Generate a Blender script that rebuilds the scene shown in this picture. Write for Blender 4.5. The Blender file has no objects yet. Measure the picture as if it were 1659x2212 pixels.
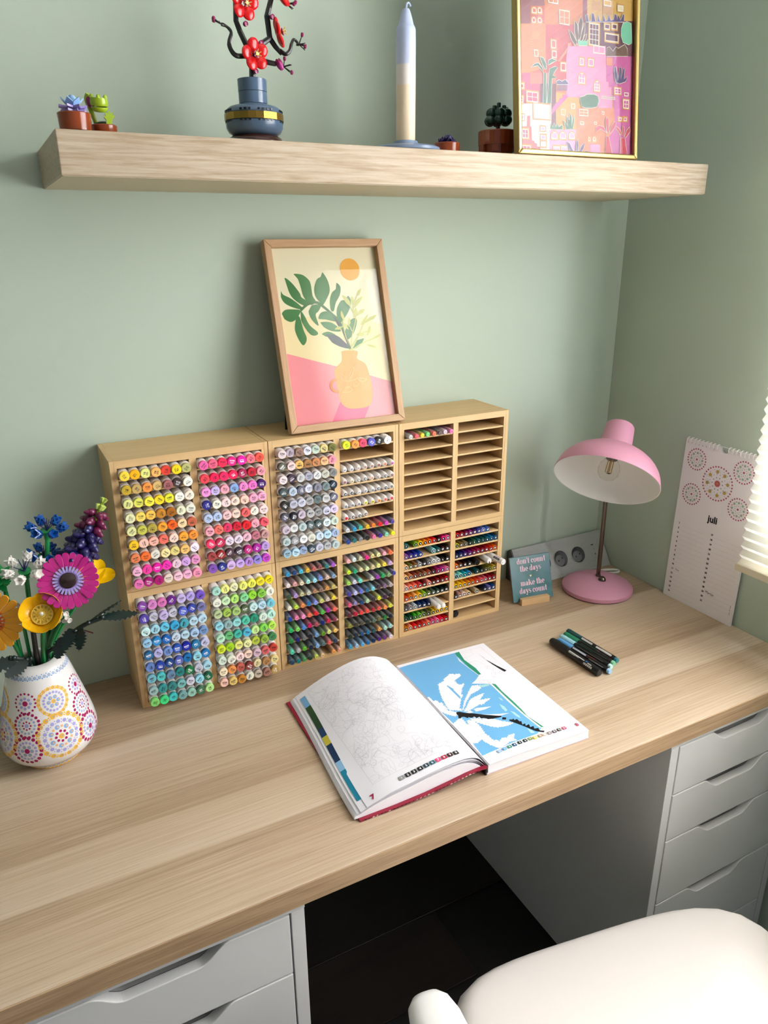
import bpy, bmesh, math, random
from mathutils import Matrix, Vector, Euler
R = random.Random(7)
PI = math.pi
sc = bpy.context.scene
C = sc.collection

def H(h, a=1.0):
    """sRGB hex (3 or 6 digits) -> linear RGBA"""
    if len(h) == 3: h = ''.join(c+c for c in h)
    o = []
    for i in (0, 2, 4):
        c = int(h[i:i+2], 16)/255
        o.append(c/12.92 if c <= .04045 else ((c+.055)/1.055)**2.4)
    return (*o, a)

# ------------------------------------------------------------ camera, light, exposure
CAM_POS = Vector((-1.28223, -1.29080, 1.48032))
YAW, PITCH, ROLL = .48296, .35082, -.00787
f0 = Vector((math.sin(YAW), math.cos(YAW), 0)); r0 = Vector((math.cos(YAW), -math.sin(YAW), 0)); u0 = Vector((0, 0, 1))
fw = f0*math.cos(PITCH)-u0*math.sin(PITCH); up = u0*math.cos(PITCH)+f0*math.sin(PITCH)
rt = r0*math.cos(ROLL)+up*math.sin(ROLL); up = up*math.cos(ROLL)-r0*math.sin(ROLL)
cd = bpy.data.cameras.new('camera'); cam = bpy.data.objects.new('camera', cd); C.objects.link(cam)
cd.sensor_fit = 'HORIZONTAL'; cd.sensor_width = 36; cd.lens = 36*1599.27/1659; cd.clip_start = .02; cd.clip_end = 60
cam.matrix_world = Matrix(((rt.x, up.x, -fw.x, CAM_POS.x), (rt.y, up.y, -fw.y, CAM_POS.y), (rt.z, up.z, -fw.z, CAM_POS.z), (0, 0, 0, 1)))
sc.camera = cam

w = bpy.data.worlds.new('daylight'); sc.world = w; w.use_nodes = True
bg = w.node_tree.nodes['Background']; bg.inputs[0].default_value = (.90, .94, 1.0, 1); bg.inputs[1].default_value = .30

ld = bpy.data.lights.new('window_daylight', 'AREA'); ld.shape = 'RECTANGLE'; ld.size = 1.45; ld.size_y = 1.30
ld.energy = 174; ld.color = (.90, .955, 1.10)
lo = bpy.data.objects.new('window_daylight', ld); C.objects.link(lo)
lo.location = (.30, -1.10, 1.60); lo.rotation_euler = (0, PI/2, 0)      # shines towards -x, through the window
sc.view_settings.view_transform = 'Standard'; sc.view_settings.look = 'None'
sc.view_settings.exposure = 0.0; sc.view_settings.gamma = 1.0; sc.view_settings.use_curve_mapping = False
sc.cycles.max_bounces = 8; sc.cycles.transparent_max_bounces = 16; sc.cycles.caustics_reflective = False; sc.cycles.caustics_refractive = False

# ------------------------------------------------------------ mesh helpers
class MB:
    def __init__(s): s.v = []; s.f = []; s.m = []; s.sm = []; s.c = []
    def add(s, vs, fs, mi=0, smooth=False, col=None, M=None):
        b = len(s.v)
        s.v.extend([tuple(M @ Vector(p)) for p in vs] if M else [tuple(p) for p in vs])
        for f in fs:
            s.f.append(tuple(i+b for i in f)); s.m.append(mi); s.sm.append(smooth); s.c.append(col)
        return s
    def box(s, x0, y0, z0, x1, y1, z1, mi=0, M=None, col=None):
        v = [(x, y, z) for z in (z0, z1) for y in (y0, y1) for x in (x0, x1)]
        return s.add(v, [(0, 2, 3, 1), (4, 5, 7, 6), (0, 1, 5, 4), (2, 6, 7, 3), (0, 4, 6, 2), (1, 3, 7, 5)], mi, False, col, M)
    def lathe(s, prof, n=24, mi=0, smooth=True, M=None, a0=0.0, col=None, sq=None):
        """profile [(r, z)] about z; sq = superellipse exponent for a squarish section"""
        vs = []; fs = []; idx = []
        for r, z in prof:
            if r < 1e-7: idx.append([len(vs)]); vs.append((0, 0, z)); continue
            row = []
            for k in range(n):
                a = a0+2*PI*k/n; c, d = math.cos(a), math.sin(a); q = 1.0
                if sq: q = (abs(c)**sq+abs(d)**sq)**(-1/sq)
                row.append(len(vs)); vs.append((r*q*c, r*q*d, z))
            idx.append(row)
        for a, b in zip(idx, idx[1:]):
            for k in range(n):
                k2 = (k+1) % n
                if len(a) == 1 and len(b) == 1: continue
                if len(a) == 1: fs.append((a[0], b[k2], b[k]))
                elif len(b) == 1: fs.append((a[k], a[k2], b[0]))
                else: fs.append((a[k], a[k2], b[k2], b[k]))
        return s.add(vs, fs, mi, smooth, col, M)
    def tube(s, pts, rad, n=8, mi=0, smooth=True, M=None, caps=True, col=None):
        pts = [Vector(p) for p in pts]
        if not hasattr(rad, '__len__'): rad = [rad]*len(pts)
        vs = []; fs = []; prev = None
        for i, p in enumerate(pts):
            t = (pts[min(i+1, len(pts)-1)]-pts[max(i-1, 0)]).normalized()
            if prev is None:
                a = Vector((0, 0, 1)) if abs(t.z) < .9 else Vector((1, 0, 0)); x = t.cross(a).normalized()
            else: x = (prev-t*prev.dot(t)).normalized()
            prev = x; y = t.cross(x)
            for k in range(n):
                a = 2*PI*k/n; vs.append(tuple(p+(x*math.cos(a)+y*math.sin(a))*rad[i]))
        for i in range(len(pts)-1):
            for k in range(n):
                k2 = (k+1) % n; fs.append((i*n+k, i*n+k2, (i+1)*n+k2, (i+1)*n+k))
        if caps: fs.append(tuple(range(n-1, -1, -1))); fs.append(tuple((len(pts)-1)*n+k for k in range(n)))
        return s.add(vs, fs, mi, smooth, col, M)
    def prism(s, poly, z0, z1, mi=0, M=None, smooth=False, col=None):
        n = len(poly); vs = [(x, y, z0) for x, y in poly]+[(x, y, z1) for x, y in poly]
        fs = [tuple(range(n-1, -1, -1)), tuple(range(n, 2*n))]
        for k in range(n): k2 = (k+1) % n; fs.append((k, k2, n+k2, n+k))
        return s.add(vs, fs, mi, smooth, col, M)
    def ell(s, c, rx, ry, rz, n=14, m=8, mi=0, M=None, col=None):
        T = Matrix.Translation(c) @ Matrix.Diagonal((rx, ry, rz, 1))
        if M: T = M @ T
        return s.lathe([(math.sin(PI*i/m) if 0 < i < m else 0, -math.cos(PI*i/m)) for i in range(m+1)], n, mi, True, T, col=col)
    def poly(s, pts, z=0.0, mi=0, col=None, M=None):
        a = sum(p[0]*q[1]-q[0]*p[1] for p, q in zip(pts, pts[1:]+pts[:1]))
        if a < 0: pts = pts[::-1]
        return s.add([(p[0], p[1], z) for p in pts], [tuple(range(len(pts)))], mi, False, col, M)
    def disc(s, x, y, r, z=0.0, n=12, mi=0, col=None, M=None, ry=None):
        ry = ry or r
        return s.add([(x+r*math.cos(2*PI*k/n), y+ry*math.sin(2*PI*k/n), z) for k in range(n)], [tuple(range(n))], mi, False, col, M)
    def line(s, pts, wd, z=0.0, mi=0, col=None, M=None, closed=False, zf=None):
        """flat ribbon along 2-D points; zf(x, y) lifts it onto a curved sheet"""
        n = len(pts); L = []
        for i in range(n):
            a = pts[(i-1) % n] if closed or i else pts[0]; b = pts[(i+1) % n] if closed or i < n-1 else pts[-1]
            dx, dy = b[0]-a[0], b[1]-a[1]; q = math.hypot(dx, dy) or 1
            L.append((-dy/q*wd/2, dx/q*wd/2))
        vs = []
        for p, d in zip(pts, L):
            for sg in (1, -1):
                x, y = p[0]+d[0]*sg, p[1]+d[1]*sg; vs.append((x, y, zf(x, y)+z if zf else z))
        fs = [(2*i, 2*i+1, 2*((i+1) % n)+1, 2*((i+1) % n)) for i in range(n if closed else n-1)]
        return s.add(vs, fs, mi, False, col, M)

def obj(name, mb, mats=None, parent=None, M=None, col=None, bevel=0, seg=2, kind=None, sub=0):
    me = bpy.data.meshes.new(name); me.from_pydata(mb.v, [], mb.f)
    if mats is not None:
        for m in (mats if isinstance(mats, (list, tuple)) else [mats]): me.materials.append(m)
    me.polygons.foreach_set('material_index', mb.m); me.polygons.foreach_set('use_smooth', mb.sm)
    if any(c is not None for c in mb.c):
        at = me.color_attributes.new('print', 'FLOAT_COLOR', 'CORNER'); d = []
        for f, c in zip(mb.f, mb.c): d.extend((c or (1, 1, 1, 1))*len(f))
        at.data.foreach_set('color', d)
    me.update()
    if any(mb.sm): me.set_sharp_from_angle(angle=.62)
    o = bpy.data.objects.new(name, me); C.objects.link(o)
    if parent: o.parent = parent
    if M is not None: o.matrix_local = M
    if col: o.color = col
    if bevel:
        b = o.modifiers.new('bevel', 'BEVEL'); b.width = bevel; b.segments = seg; b.limit_method = 'ANGLE'; b.angle_limit = .6; b.harden_normals = False
    if sub:
        b = o.modifiers.new('subsurf', 'SUBSURF'); b.levels = b.render_levels = sub
    if kind: o['kind'] = kind
    return o

def tag(o, label, cat, group=None):
    o['label'] = label; o['category'] = cat
    if group: o['group'] = group
    return o
def thing(name, label, cat, M=None, group=None):
    o = bpy.data.objects.new(name, None); C.objects.link(o); o.empty_display_size = .02
    if M is not None: o.matrix_world = M if isinstance(M, Matrix) else Matrix.Translation(M)
    return tag(o, label, cat, group)
def struct(name, mb, m, **k): return obj(name, mb, m, kind='structure', **k)
def dup(o, parent=None, M=None, col=None):
    c = o.copy(); C.objects.link(c); c.parent = parent
    if M is not None: c.matrix_local = M
    if col: c.color = col
    return c
T = Matrix.Translation
def RX(a): return Matrix.Rotation(a, 4, 'X')
def RY(a): return Matrix.Rotation(a, 4, 'Y')
def RZ(a): return Matrix.Rotation(a, 4, 'Z')
def S(x, y=None, z=None): return Matrix.Diagonal((x, x if y is None else y, x if z is None else z, 1))
def axes(o, x, y, z):
    """frame with the given origin and axis vectors"""
    x, y, z = Vector(x).normalized(), Vector(y).normalized(), Vector(z).normalized()
    return Matrix(((x.x, y.x, z.x, o[0]), (x.y, y.y, z.y, o[1]), (x.z, y.z, z.z, o[2]), (0, 0, 0, 1)))
def along(o, d, spin=0.0):
    """frame at o whose z axis points along d"""
    z = Vector(d).normalized(); a = Vector((0, 0, 1)) if abs(z.z) < .95 else Vector((1, 0, 0))
    x = a.cross(z).normalized(); return axes(o, x, z.cross(x), z) @ RZ(spin)
def spline(P, k=6):
    """Catmull-Rom through the points"""
    P = [Vector(p) for p in P]; Q = [P[0]*2-P[1]]+P+[P[-1]*2-P[-2]]; out = []
    for i in range(1, len(Q)-2):
        a, b, c, d = Q[i-1:i+3]
        for j in range(k):
            t = j/k; out.append(.5*((2*b)+(c-a)*t+(2*a-5*b+4*c-d)*t*t+(3*b-a-3*c+d)*t**3))
    return out+[P[-1]]
def spl2(P, k=6, closed=False):
    if closed:
        n = len(P); Q = [P[-1]]+list(P)+[P[0], P[1]]
        full = spline([(p[0], p[1], 0) for p in Q], k)
        return [(p.x, p.y) for p in full[k:-2*k]]+[]
    return [(p.x, p.y) for p in spline([(p[0], p[1], 0) for p in P], k)]

_tc = {}
def text_geo(t, bold=.02, res=2):
    """flat outline of a string, height 1 em, centred on the origin"""
    k = (t, bold)
    if k not in _tc:
        cu = bpy.data.curves.new('lettering', 'FONT'); cu.body = t; cu.size = 1; cu.offset = bold; cu.resolution_u = res
        cu.align_x = 'CENTER'; cu.align_y = 'CENTER'
        o = bpy.data.objects.new('lettering', cu); me = bpy.data.meshes.new_from_object(o)
        vs = [tuple(v.co) for v in me.vertices]; fs = [tuple(p.vertices) for p in me.polygons]
        if vs:
            ys = [v[1] for v in vs]; xs = [v[0] for v in vs]; cy = (max(ys)+min(ys))/2; cx = (max(xs)+min(xs))/2
            vs = [(v[0]-cx, v[1]-cy, 0) for v in vs]; fs = [f if _up(vs, f) else f[::-1] for f in fs]; wd = max(xs)-min(xs)
        else: wd = 0
        bpy.data.objects.remove(o); bpy.data.curves.remove(cu); bpy.data.meshes.remove(me)
        _tc[k] = (vs, fs, wd)
    return _tc[k]
def _up(vs, f):
    a, b, c = (Vector(vs[i]) for i in f[:3]); return (b-a).cross(c-a).z >= 0
def put_text(mb, t, M, size, mi=0, col=None, bold=.02, maxw=None, left=False):
    vs, fs, wd = text_geo(t, bold)
    if maxw and wd*size > maxw: size = maxw/wd
    K = M @ S(size)
    if left: K = K @ T((wd/2, 0, 0))
    return mb.add(vs, fs, mi, False, col, K)

# ------------------------------------------------------------ materials
def nt(name):
    m = bpy.data.materials.new(name); m.use_nodes = True; t = m.node_tree; b = t.nodes['Principled BSDF']; return m, t, b
def mat(name, col, rough=.5, metal=0.0, spec=.5, bump=0.0, bscale=300, coat=0.0, trans=0.0, sheen=0):
    m, t, b = nt(name); col = H(col) if isinstance(col, str) else col
    b.inputs['Base Color'].default_value = col; b.inputs['Roughness'].default_value = rough; b.inputs['Metallic'].default_value = metal
    b.inputs['Specular IOR Level'].default_value = spec; b.inputs['Coat Weight'].default_value = coat; b.inputs['Transmission Weight'].default_value = trans
    if bump:
        n = t.nodes.new('ShaderNodeTexNoise'); n.inputs['Scale'].default_value = bscale; n.inputs['Detail'].default_value = 3
        tc = t.nodes.new('ShaderNodeTexCoord'); t.links.new(tc.outputs['Object'], n.inputs['Vector'])
        u = t.nodes.new('ShaderNodeBump'); u.inputs['Strength'].default_value = bump; u.inputs['Distance'].default_value = .001
        t.links.new(n.outputs['Fac'], u.inputs['Height']); t.links.new(u.outputs['Normal'], b.inputs['Normal'])
    return m
def obmat(name, rough=.4, spec=.5, mul=1.0, grey=0.0, coat=0.0):
    """colour comes from each object's own colour"""
    m, t, b = nt(name); oi = t.nodes.new('ShaderNodeObjectInfo'); src = oi.outputs['Color']
    if mul != 1.0 or grey:
        mx = t.nodes.new('ShaderNodeMix'); mx.data_type = 'RGBA'; mx.inputs[0].default_value = grey
        t.links.new(src, mx.inputs[6]); mx.inputs[7].default_value = (.2, .2, .2, 1)
        hv = t.nodes.new('ShaderNodeHueSaturation'); hv.inputs['Value'].default_value = mul
        t.links.new(mx.outputs[2], hv.inputs['Color']); src = hv.outputs['Color']
    t.links.new(src, b.inputs['Base Color']); b.inputs['Roughness'].default_value = rough; b.inputs['Specular IOR Level'].default_value = spec
    b.inputs['Coat Weight'].default_value = coat
    return m
def printmat(name, rough=.6, spec=.3):
    """flat print: colour of each printed patch"""
    m, t, b = nt(name); a = t.nodes.new('ShaderNodeVertexColor'); a.layer_name = 'print'
    t.links.new(a.outputs['Color'], b.inputs['Base Color']); b.inputs['Roughness'].default_value = rough; b.inputs['Specular IOR Level'].default_value = spec
    return m
def glass(name, tint=(1, 1, 1, 1), ior=1.45, rough=0.0, minr=.0):
    """thin clear sheet: lets light straight through, reflects by Fresnel"""
    m, t, b = nt(name); o = t.nodes['Material Output']
    tr = t.nodes.new('ShaderNodeBsdfTransparent'); tr.inputs[0].default_value = tint
    gl = t.nodes.new('ShaderNodeBsdfGlossy'); gl.inputs['Roughness'].default_value = rough
    fr = t.nodes.new('ShaderNodeFresnel'); fr.inputs[0].default_value = ior; mx = t.nodes.new('ShaderNodeMixShader')
    ge = t.nodes.new('ShaderNodeNewGeometry'); sb = t.nodes.new('ShaderNodeMath'); sb.operation = 'SUBTRACT'; sb.inputs[0].default_value = 1; t.links.new(ge.outputs['Backfacing'], sb.inputs[1])
    ml = t.nodes.new('ShaderNodeMath'); ml.operation = 'MULTIPLY'; t.links.new(fr.outputs[0], ml.inputs[0]); t.links.new(sb.outputs[0], ml.inputs[1]); t.links.new(ml.outputs[0], mx.inputs[0]); t.links.new(tr.outputs[0], mx.inputs[1]); t.links.new(gl.outputs[0], mx.inputs[2]); t.links.new(mx.outputs[0], o.inputs[0])
    return m
def wood(name, cols, stretch=(2, 60, 60), rough=.5, fine=.35, bump=.15, coarse=(1.0, 8, 8), bands=None, axis='Y', tone=.35):
    """streaky grain: noise squeezed along the board; bands = [(pos, tone)] board tones across"""
    m, t, b = nt(name); L = t.links; N = t.nodes
    tc = N.new('ShaderNodeTexCoord')
    def noise(sv, detail, dist=0.0, rg=.6):
        mp = N.new('ShaderNodeMapping'); mp.inputs['Scale'].default_value = sv; L.new(tc.outputs['Object'], mp.inputs['Vector'])
        n = N.new('ShaderNodeTexNoise'); n.inputs['Scale'].default_value = 1; n.inputs['Detail'].default_value = detail; n.inputs['Distortion'].default_value = dist; n.inputs['Roughness'].default_value = rg
        L.new(mp.outputs[0], n.inputs['Vector']); return n.outputs['Fac']
    fn = noise(stretch, 5, .3, .7); cn = noise(coarse, 3, .8, .5)
    def math2(op, a, bb):
        n = N.new('ShaderNodeMath'); n.operation = op
        for i, q in enumerate((a, bb)):
            if isinstance(q, (int, float)): n.inputs[i].default_value = q
            else: L.new(q, n.inputs[i])
        return n.outputs[0]
    v = math2('ADD', math2('MULTIPLY', math2('SUBTRACT', fn, .5), fine*2), math2('MULTIPLY', math2('SUBTRACT', cn, .5), tone*2))
    if bands:
        sp = N.new('ShaderNodeSeparateXYZ'); L.new(tc.outputs['Object'], sp.inputs[0])
        wv = math2('MULTIPLY', math2('SUBTRACT', noise((1.2, 3, 3), 2), .5), .02)
        ps = [p for p, _ in bands]; lo_, hi_ = min(ps), max(ps)
        mr = math2('DIVIDE', math2('SUBTRACT', math2('ADD', sp.outputs[axis], wv), lo_), hi_-lo_)
        r = N.new('ShaderNodeValToRGB'); e = r.color_ramp.elements; e[0].position = 0; e[1].position = 1
        for i, (p, q) in enumerate(sorted(bands)):
            el = e[0] if i == 0 else e[-1] if i == len(bands)-1 else e.new((p-lo_)/(hi_-lo_)); el.color = (q, q, q, 1)
        L.new(mr, r.inputs[0]); v = math2('ADD', v, math2('SUBTRACT', r.outputs[0], .5))
    v = math2('ADD', v, .5)
    r = N.new('ShaderNodeValToRGB'); e = r.color_ramp.elements
    e[0].position = 0; e[0].color = H(cols[0]); e[1].position = 1; e[1].color = H(cols[-1])
    for i in range(1, len(cols)-1): e.new(i/(len(cols)-1)).color = H(cols[i])
    L.new(v, r.inputs[0]); L.new(r.outputs[0], b.inputs['Base Color']); b.inputs['Roughness'].default_value = rough; b.inputs['Specular IOR Level'].default_value = .4
    if bump:
        u = N.new('ShaderNodeBump'); u.inputs['Strength'].default_value = bump; u.inputs['Distance'].default_value = .0006
        L.new(fn, u.inputs['Height']); L.new(u.outputs[0], b.inputs['Normal'])
    return m

PRINT = printmat('flat_print')
WHITE = mat('white_plastic', 'ebe7e2', .35); BLACK = mat('black_plastic', '0c0c0d', .35); INK = mat('black_ink', '101010', .6); STEEL = mat('brushed_steel', '8a8580', .28, 1.0)
PLANT_POLYS = 'edd9a4 -106,2015 1649,1925 2476,1624 2311,521 -301,772;ee8f95 69,1400 149,1382 1026,1100 1713,871 2535,575 2385,-430 -167,-108;ec5c86 1036,464 1602,342 1480,144 1359,-117 771,-46 826,118;f0942f 1191,1345 1498,1332 1482,1199 1625,1097 1673,948 1701,726 1689,508 1602,342 1404,314 1166,339 1046,463 1025,645 1000,933 1029,1055 1152,1152 1182,1221;3f6f3c 222,2435 258,2371 393,2298 557,2153 532,2112 372,2162 255,2235 207,2339;3f6f3c 320,2649 436,2569 557,2394 582,2316 699,2225 598,2177 430,2296 360,2435;3f6f3c 495,2712 642,2700 743,2628 786,2541 792,2333 834,2236 730,2180 621,2323 591,2496 557,2634;3f6f3c 1035,2732 1118,2582 1129,2408 1050,2271 956,2161 924,2198 846,2314 839,2453 910,2606 994,2656;3f6f3c 1276,2539 1344,2470 1313,2331 1213,2194 1153,2056 1098,2076 1103,2234 1163,2371 1251,2438;3f6f3c 1467,2307 1506,2234 1474,2094 1374,1957 1260,1856 1202,1930 1217,2088 1316,2225 1397,2239;3f6f3c 180,2051 255,2116 402,2118 529,2094 477,2002 411,1937 314,1908 213,1965;3f6f3c 450,2004 500,1967 533,1757 570,1634 547,1548 483,1500 416,1609 375,1767 409,1920;3f6f3c 528,2086 589,1997 658,1837 790,1707 763,1656 669,1662 589,1754 513,1931;3f6f3c 748,2171 920,2172 865,2070 798,2003 828,1827 774,1848 696,1956 677,2079;3f6f3c 844,1931 898,2033 1017,2054 1104,1988 1183,1869 976,1916;3f6f3c 863,1869 1046,1868 1171,1790 1235,1698 1061,1709 918,1787;3f6f3c 861,1668 982,1704 1093,1662 1125,1616 931,1620;3f6f3c 1452,1881 1546,1912 1578,1857 1514,1699 1416,1580 1331,1550 1311,1676 1392,1813;3f6f3c 1462,1488 1589,1533 1671,1537 1573,1426 1423,1365;46504e 936,1655 1145,1624 1284,1499 1376,1386 1212,1415 1031,1516;46504e 1104,1988 1160,1976 1226,1893 1281,1802 1259,1723 1207,1771 1148,1898;c3c56c 1636,2300 1668,2379 1745,2425 1714,2351 1670,2303;c3c56c 1544,2091 1612,2212 1754,2287 1678,2183 1575,2098;c3c56c 1489,2129 1409,2185 1350,2320 1433,2282 1490,2200;c3c56c 1592,1946 1655,2032 1761,2063 1710,1993;c3c56c 1517,1914 1545,2037 1594,2092 1612,2016 1569,1929;c3c56c 1627,1782 1701,1868 1818,1970 1761,1865 1679,1789;c3c56c 1712,1805 1817,1898 1979,1948 1916,1875;c3c56c 1338,1852 1276,1962 1296,2053 1335,1959;c3c56c 1397,1715 1325,1764 1288,1846 1361,1806;c3c56c 1393,1760 1400,1866 1438,1921 1444,1828;c3c56c 1123,1731 1189,1781 1289,1762 1220,1726;c3c56c 1738,1578 1765,1685 1827,1762 1817,1663;c3c56c 1798,1502 1901,1568 2023,1596 1938,1538;c3c56c 1520,1609 1607,1649 1703,1616 1618,1585;c3c56c 1695,1427 1796,1420 1912,1367 1800,1374;c3c56c 1530,2136 1506,2234 1545,2295 1572,2214'
PLANT_LINES = '3f6f3c 26 529,2094 675,2191 831,2219 937,2162 1106,2005 1223,1876 1303,1623 1373,1368;c3c56c 10 1379,1341 1438,1597 1554,1894 1536,2109 1648,2318;c3c56c 10 1379,1341 1555,1571 1700,1796 1849,1905;c3c56c 10 1379,1341 1619,1459 1918,1548;c3c56c 10 1373,1368 1313,1622 1294,1890;c3c56c 10 1411,1419 1603,1622 1772,1666;c3c56c 10 1537,1984 1448,2184;c3c56c 10 1452,1685 1389,1796 1205,1753;46504e 10 1269,1723 1312,1551 1375,1377;ef8535 26 1029,863 936,832 899,755 931,675 1038,640;f6c069 7 1043,508 1103,637 1224,716 1295,655 1209,618 1101,628;f6c069 7 1150,687 1228,805 1299,943 1387,1062 1348,939 1240,822;f6c069 7 1228,805 1156,919 1121,949 1135,850 1228,805;f6c069 7 1247,804 1381,828 1445,849 1603,817 1515,780 1422,833;f6c069 7 1356,794 1323,707 1427,733 1378,810'
PLANT_SUN = (1573, 2766, 193)
CITY_POLYS = 'd4703c 77,2908 2450,3252 2539,75 11,-24;8a1838 63,2247 620,2315 615,1906 53,1846;c94230 328,2121 610,2153 608,1905 324,1875;d4702f 615,2600 1379,2700 1383,1974 608,1892;8a1838 1379,2700 1476,2713 1481,2020 1382,2010;d8a642 1473,2713 2461,2842 2481,2133 1477,2026;b8344a 77,2908 627,2988 620,2315 63,2247;d86f9a 627,2988 1358,3094 1360,2698 623,2601;e0903c 1358,3094 2450,3252 2461,2842 1360,2698;c5303a 631,1897 1201,1957 1201,1645 1071,1532 1071,1096 622,1062;dd7a38 54,1848 631,1910 624,1219 38,1171;601838 1412,2030 2481,2145 2496,1592 1415,1495;c93c6c 38,1171 312,1193 310,1038 829,1078 827,782 28,729;e06a58 312,1193 830,1236 829,1078 310,1038;d8553e 289,1195 593,1289 624,1219;74203f 504,1053 829,1078 825,465 696,457 698,773 500,760;e49a3a 825,958 1368,922 1335,728 1260,723 1253,406 821,383;e07f4c 1244,751 2133,808 2148,60 1245,24;cf4c9a 1877,1566 2495,1622 2530,386 2116,365 2072,810 2032,1058 1882,1188;e48ab4 1072,1638 1874,1715 1891,1189 1943,1193 1944,1111 2005,1115 2037,802 1725,782 1706,943 1038,896 1039,1462;d0559a 721,609 1071,902 1038,962 1022,961 1022,933 965,929 956,882 908,873 875,825 811,786 746,713;ede6cf 28,737 730,783 724,4 11,-24;e0a0cc 689,390 1246,431 1243,24 685,2;d8545c 21,409 229,420 240,574 302,578 299,424 323,423 331,225 374,216 390,188 429,184 437,138 484,134 492,100 540,96 555,56 598,55 603,-1 11,-24;cf4c9a 2113,511 2526,534 2539,75 2032,55 1974,358;e8846a 862,1401 1072,1599 1064,1677 1136,1695 1144,1651 1072,1633 1039,1540 910,1400'
CITY_WINDOWS = '897,1936,1096,2127,-,-,2,2,0;680,2204,868,2345,-,-,2,2,0;349,2017,449,2108,e08a3c,c94230,1,1,1;463,2029,549,2119,e08a3c,c94230,1,1,1;347,1886,432,1972,e08a3c,c94230,1,1,1;461,1898,547,1979,e08a3c,c94230,1,1,1;1505,1691,1727,2019,e0a23c,601838,3,4,0;1829,1950,1954,2043,e0a23c,601838,1,1,0;1990,1967,2117,2060,e0a23c,601838,1,1,0;1848,1781,2146,1908,e0a23c,601838,1,1,0;1807,2286,1982,2384,c98a34,d8a642,1,1,0;1591,2216,1740,2323,c98a34,-,0,0,0;1808,2185,1984,2295,c98a34,-,0,0,0;2113,2242,2249,2342,c98a34,e8d8a8,1,1,0;721,1572,833,1704,e0703c,d8503c,1,1,0;736,1435,840,1550,e0703c,c5303a,1,1,0;393,1431,464,1520,-,d4702f,1,1,0;367,1685,483,1773,d8843c,-,0,0,0;918,1266,1031,1394,e0803c,c5303a,1,1,0;1606,1593,1841,1695,-,e48ab4,2,1,0;1308,1378,1407,1495,e08a4c,e48ab4,1,1,0;1490,1382,1615,1502,e08a4c,e48ab4,1,1,0;1284,1113,1433,1280,e08a4c,e48ab4,2,2,1;1620,1022,1754,1190,e08a4c,e48ab4,2,3,1;1896,1440,2006,1543,e07a4c,cf4c9a,0,0,0;2068,1013,2224,1120,e0903c,cf4c9a,2,2,0;2266,805,2406,953,e0903c,cf4c9a,2,2,0;2297,1005,2385,1054,-,cf4c9a,1,1,0;2164,605,2252,671,e0903c,cf4c9a,1,1,0;2280,612,2368,678,e0903c,cf4c9a,1,1,0;228,770,463,932,e8943c,c93c6c,2,2,0;105,745,168,855,e8943c,c93c6c,1,2,0;109,951,187,1034,e8943c,c93c6c,1,1,0;356,541,698,768,e08a4c,ede6cf,3,2,0;84,503,186,593,e08a4c,d89ac0,1,1,0;495,366,607,441,e08a4c,d89ac0,1,1,0;501,239,614,320,e08a4c,d89ac0,1,1,0;500,135,613,221,e08a4c,ede6cf,1,1,0;125,238,268,388,e8943c,c93c6c,2,2,0;66,7,303,149,e8943c,c93c6c,3,2,0;923,627,1013,713,-,e49a3a,1,1,0;1136,738,1210,807,-,e49a3a,1,1,0;1310,644,1495,738,-,e07f4c,2,2,0;1795,691,1855,731,-,e07f4c,1,1,0;1328,510,1403,556,-,e07f4c,1,1,0;1633,527,1684,566,-,e07f4c,1,1,0;718,255,857,373,e0903c,e0a0cc,1,1,1;889,264,1029,382,e0903c,e0a0cc,1,1,1;1086,273,1219,392,e0903c,e0a0cc,1,1,1;757,29,905,165,e0903c,e0a0cc,3,1,0;920,35,1069,172,e0903c,e0a0cc,3,1,0;1498,257,1558,338,e8a050,e07f4c,1,1,1;1601,262,1678,344,e8a050,e07f4c,1,1,1;1551,67,1757,209,e090b8,e48ab4,0,0,0'
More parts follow.
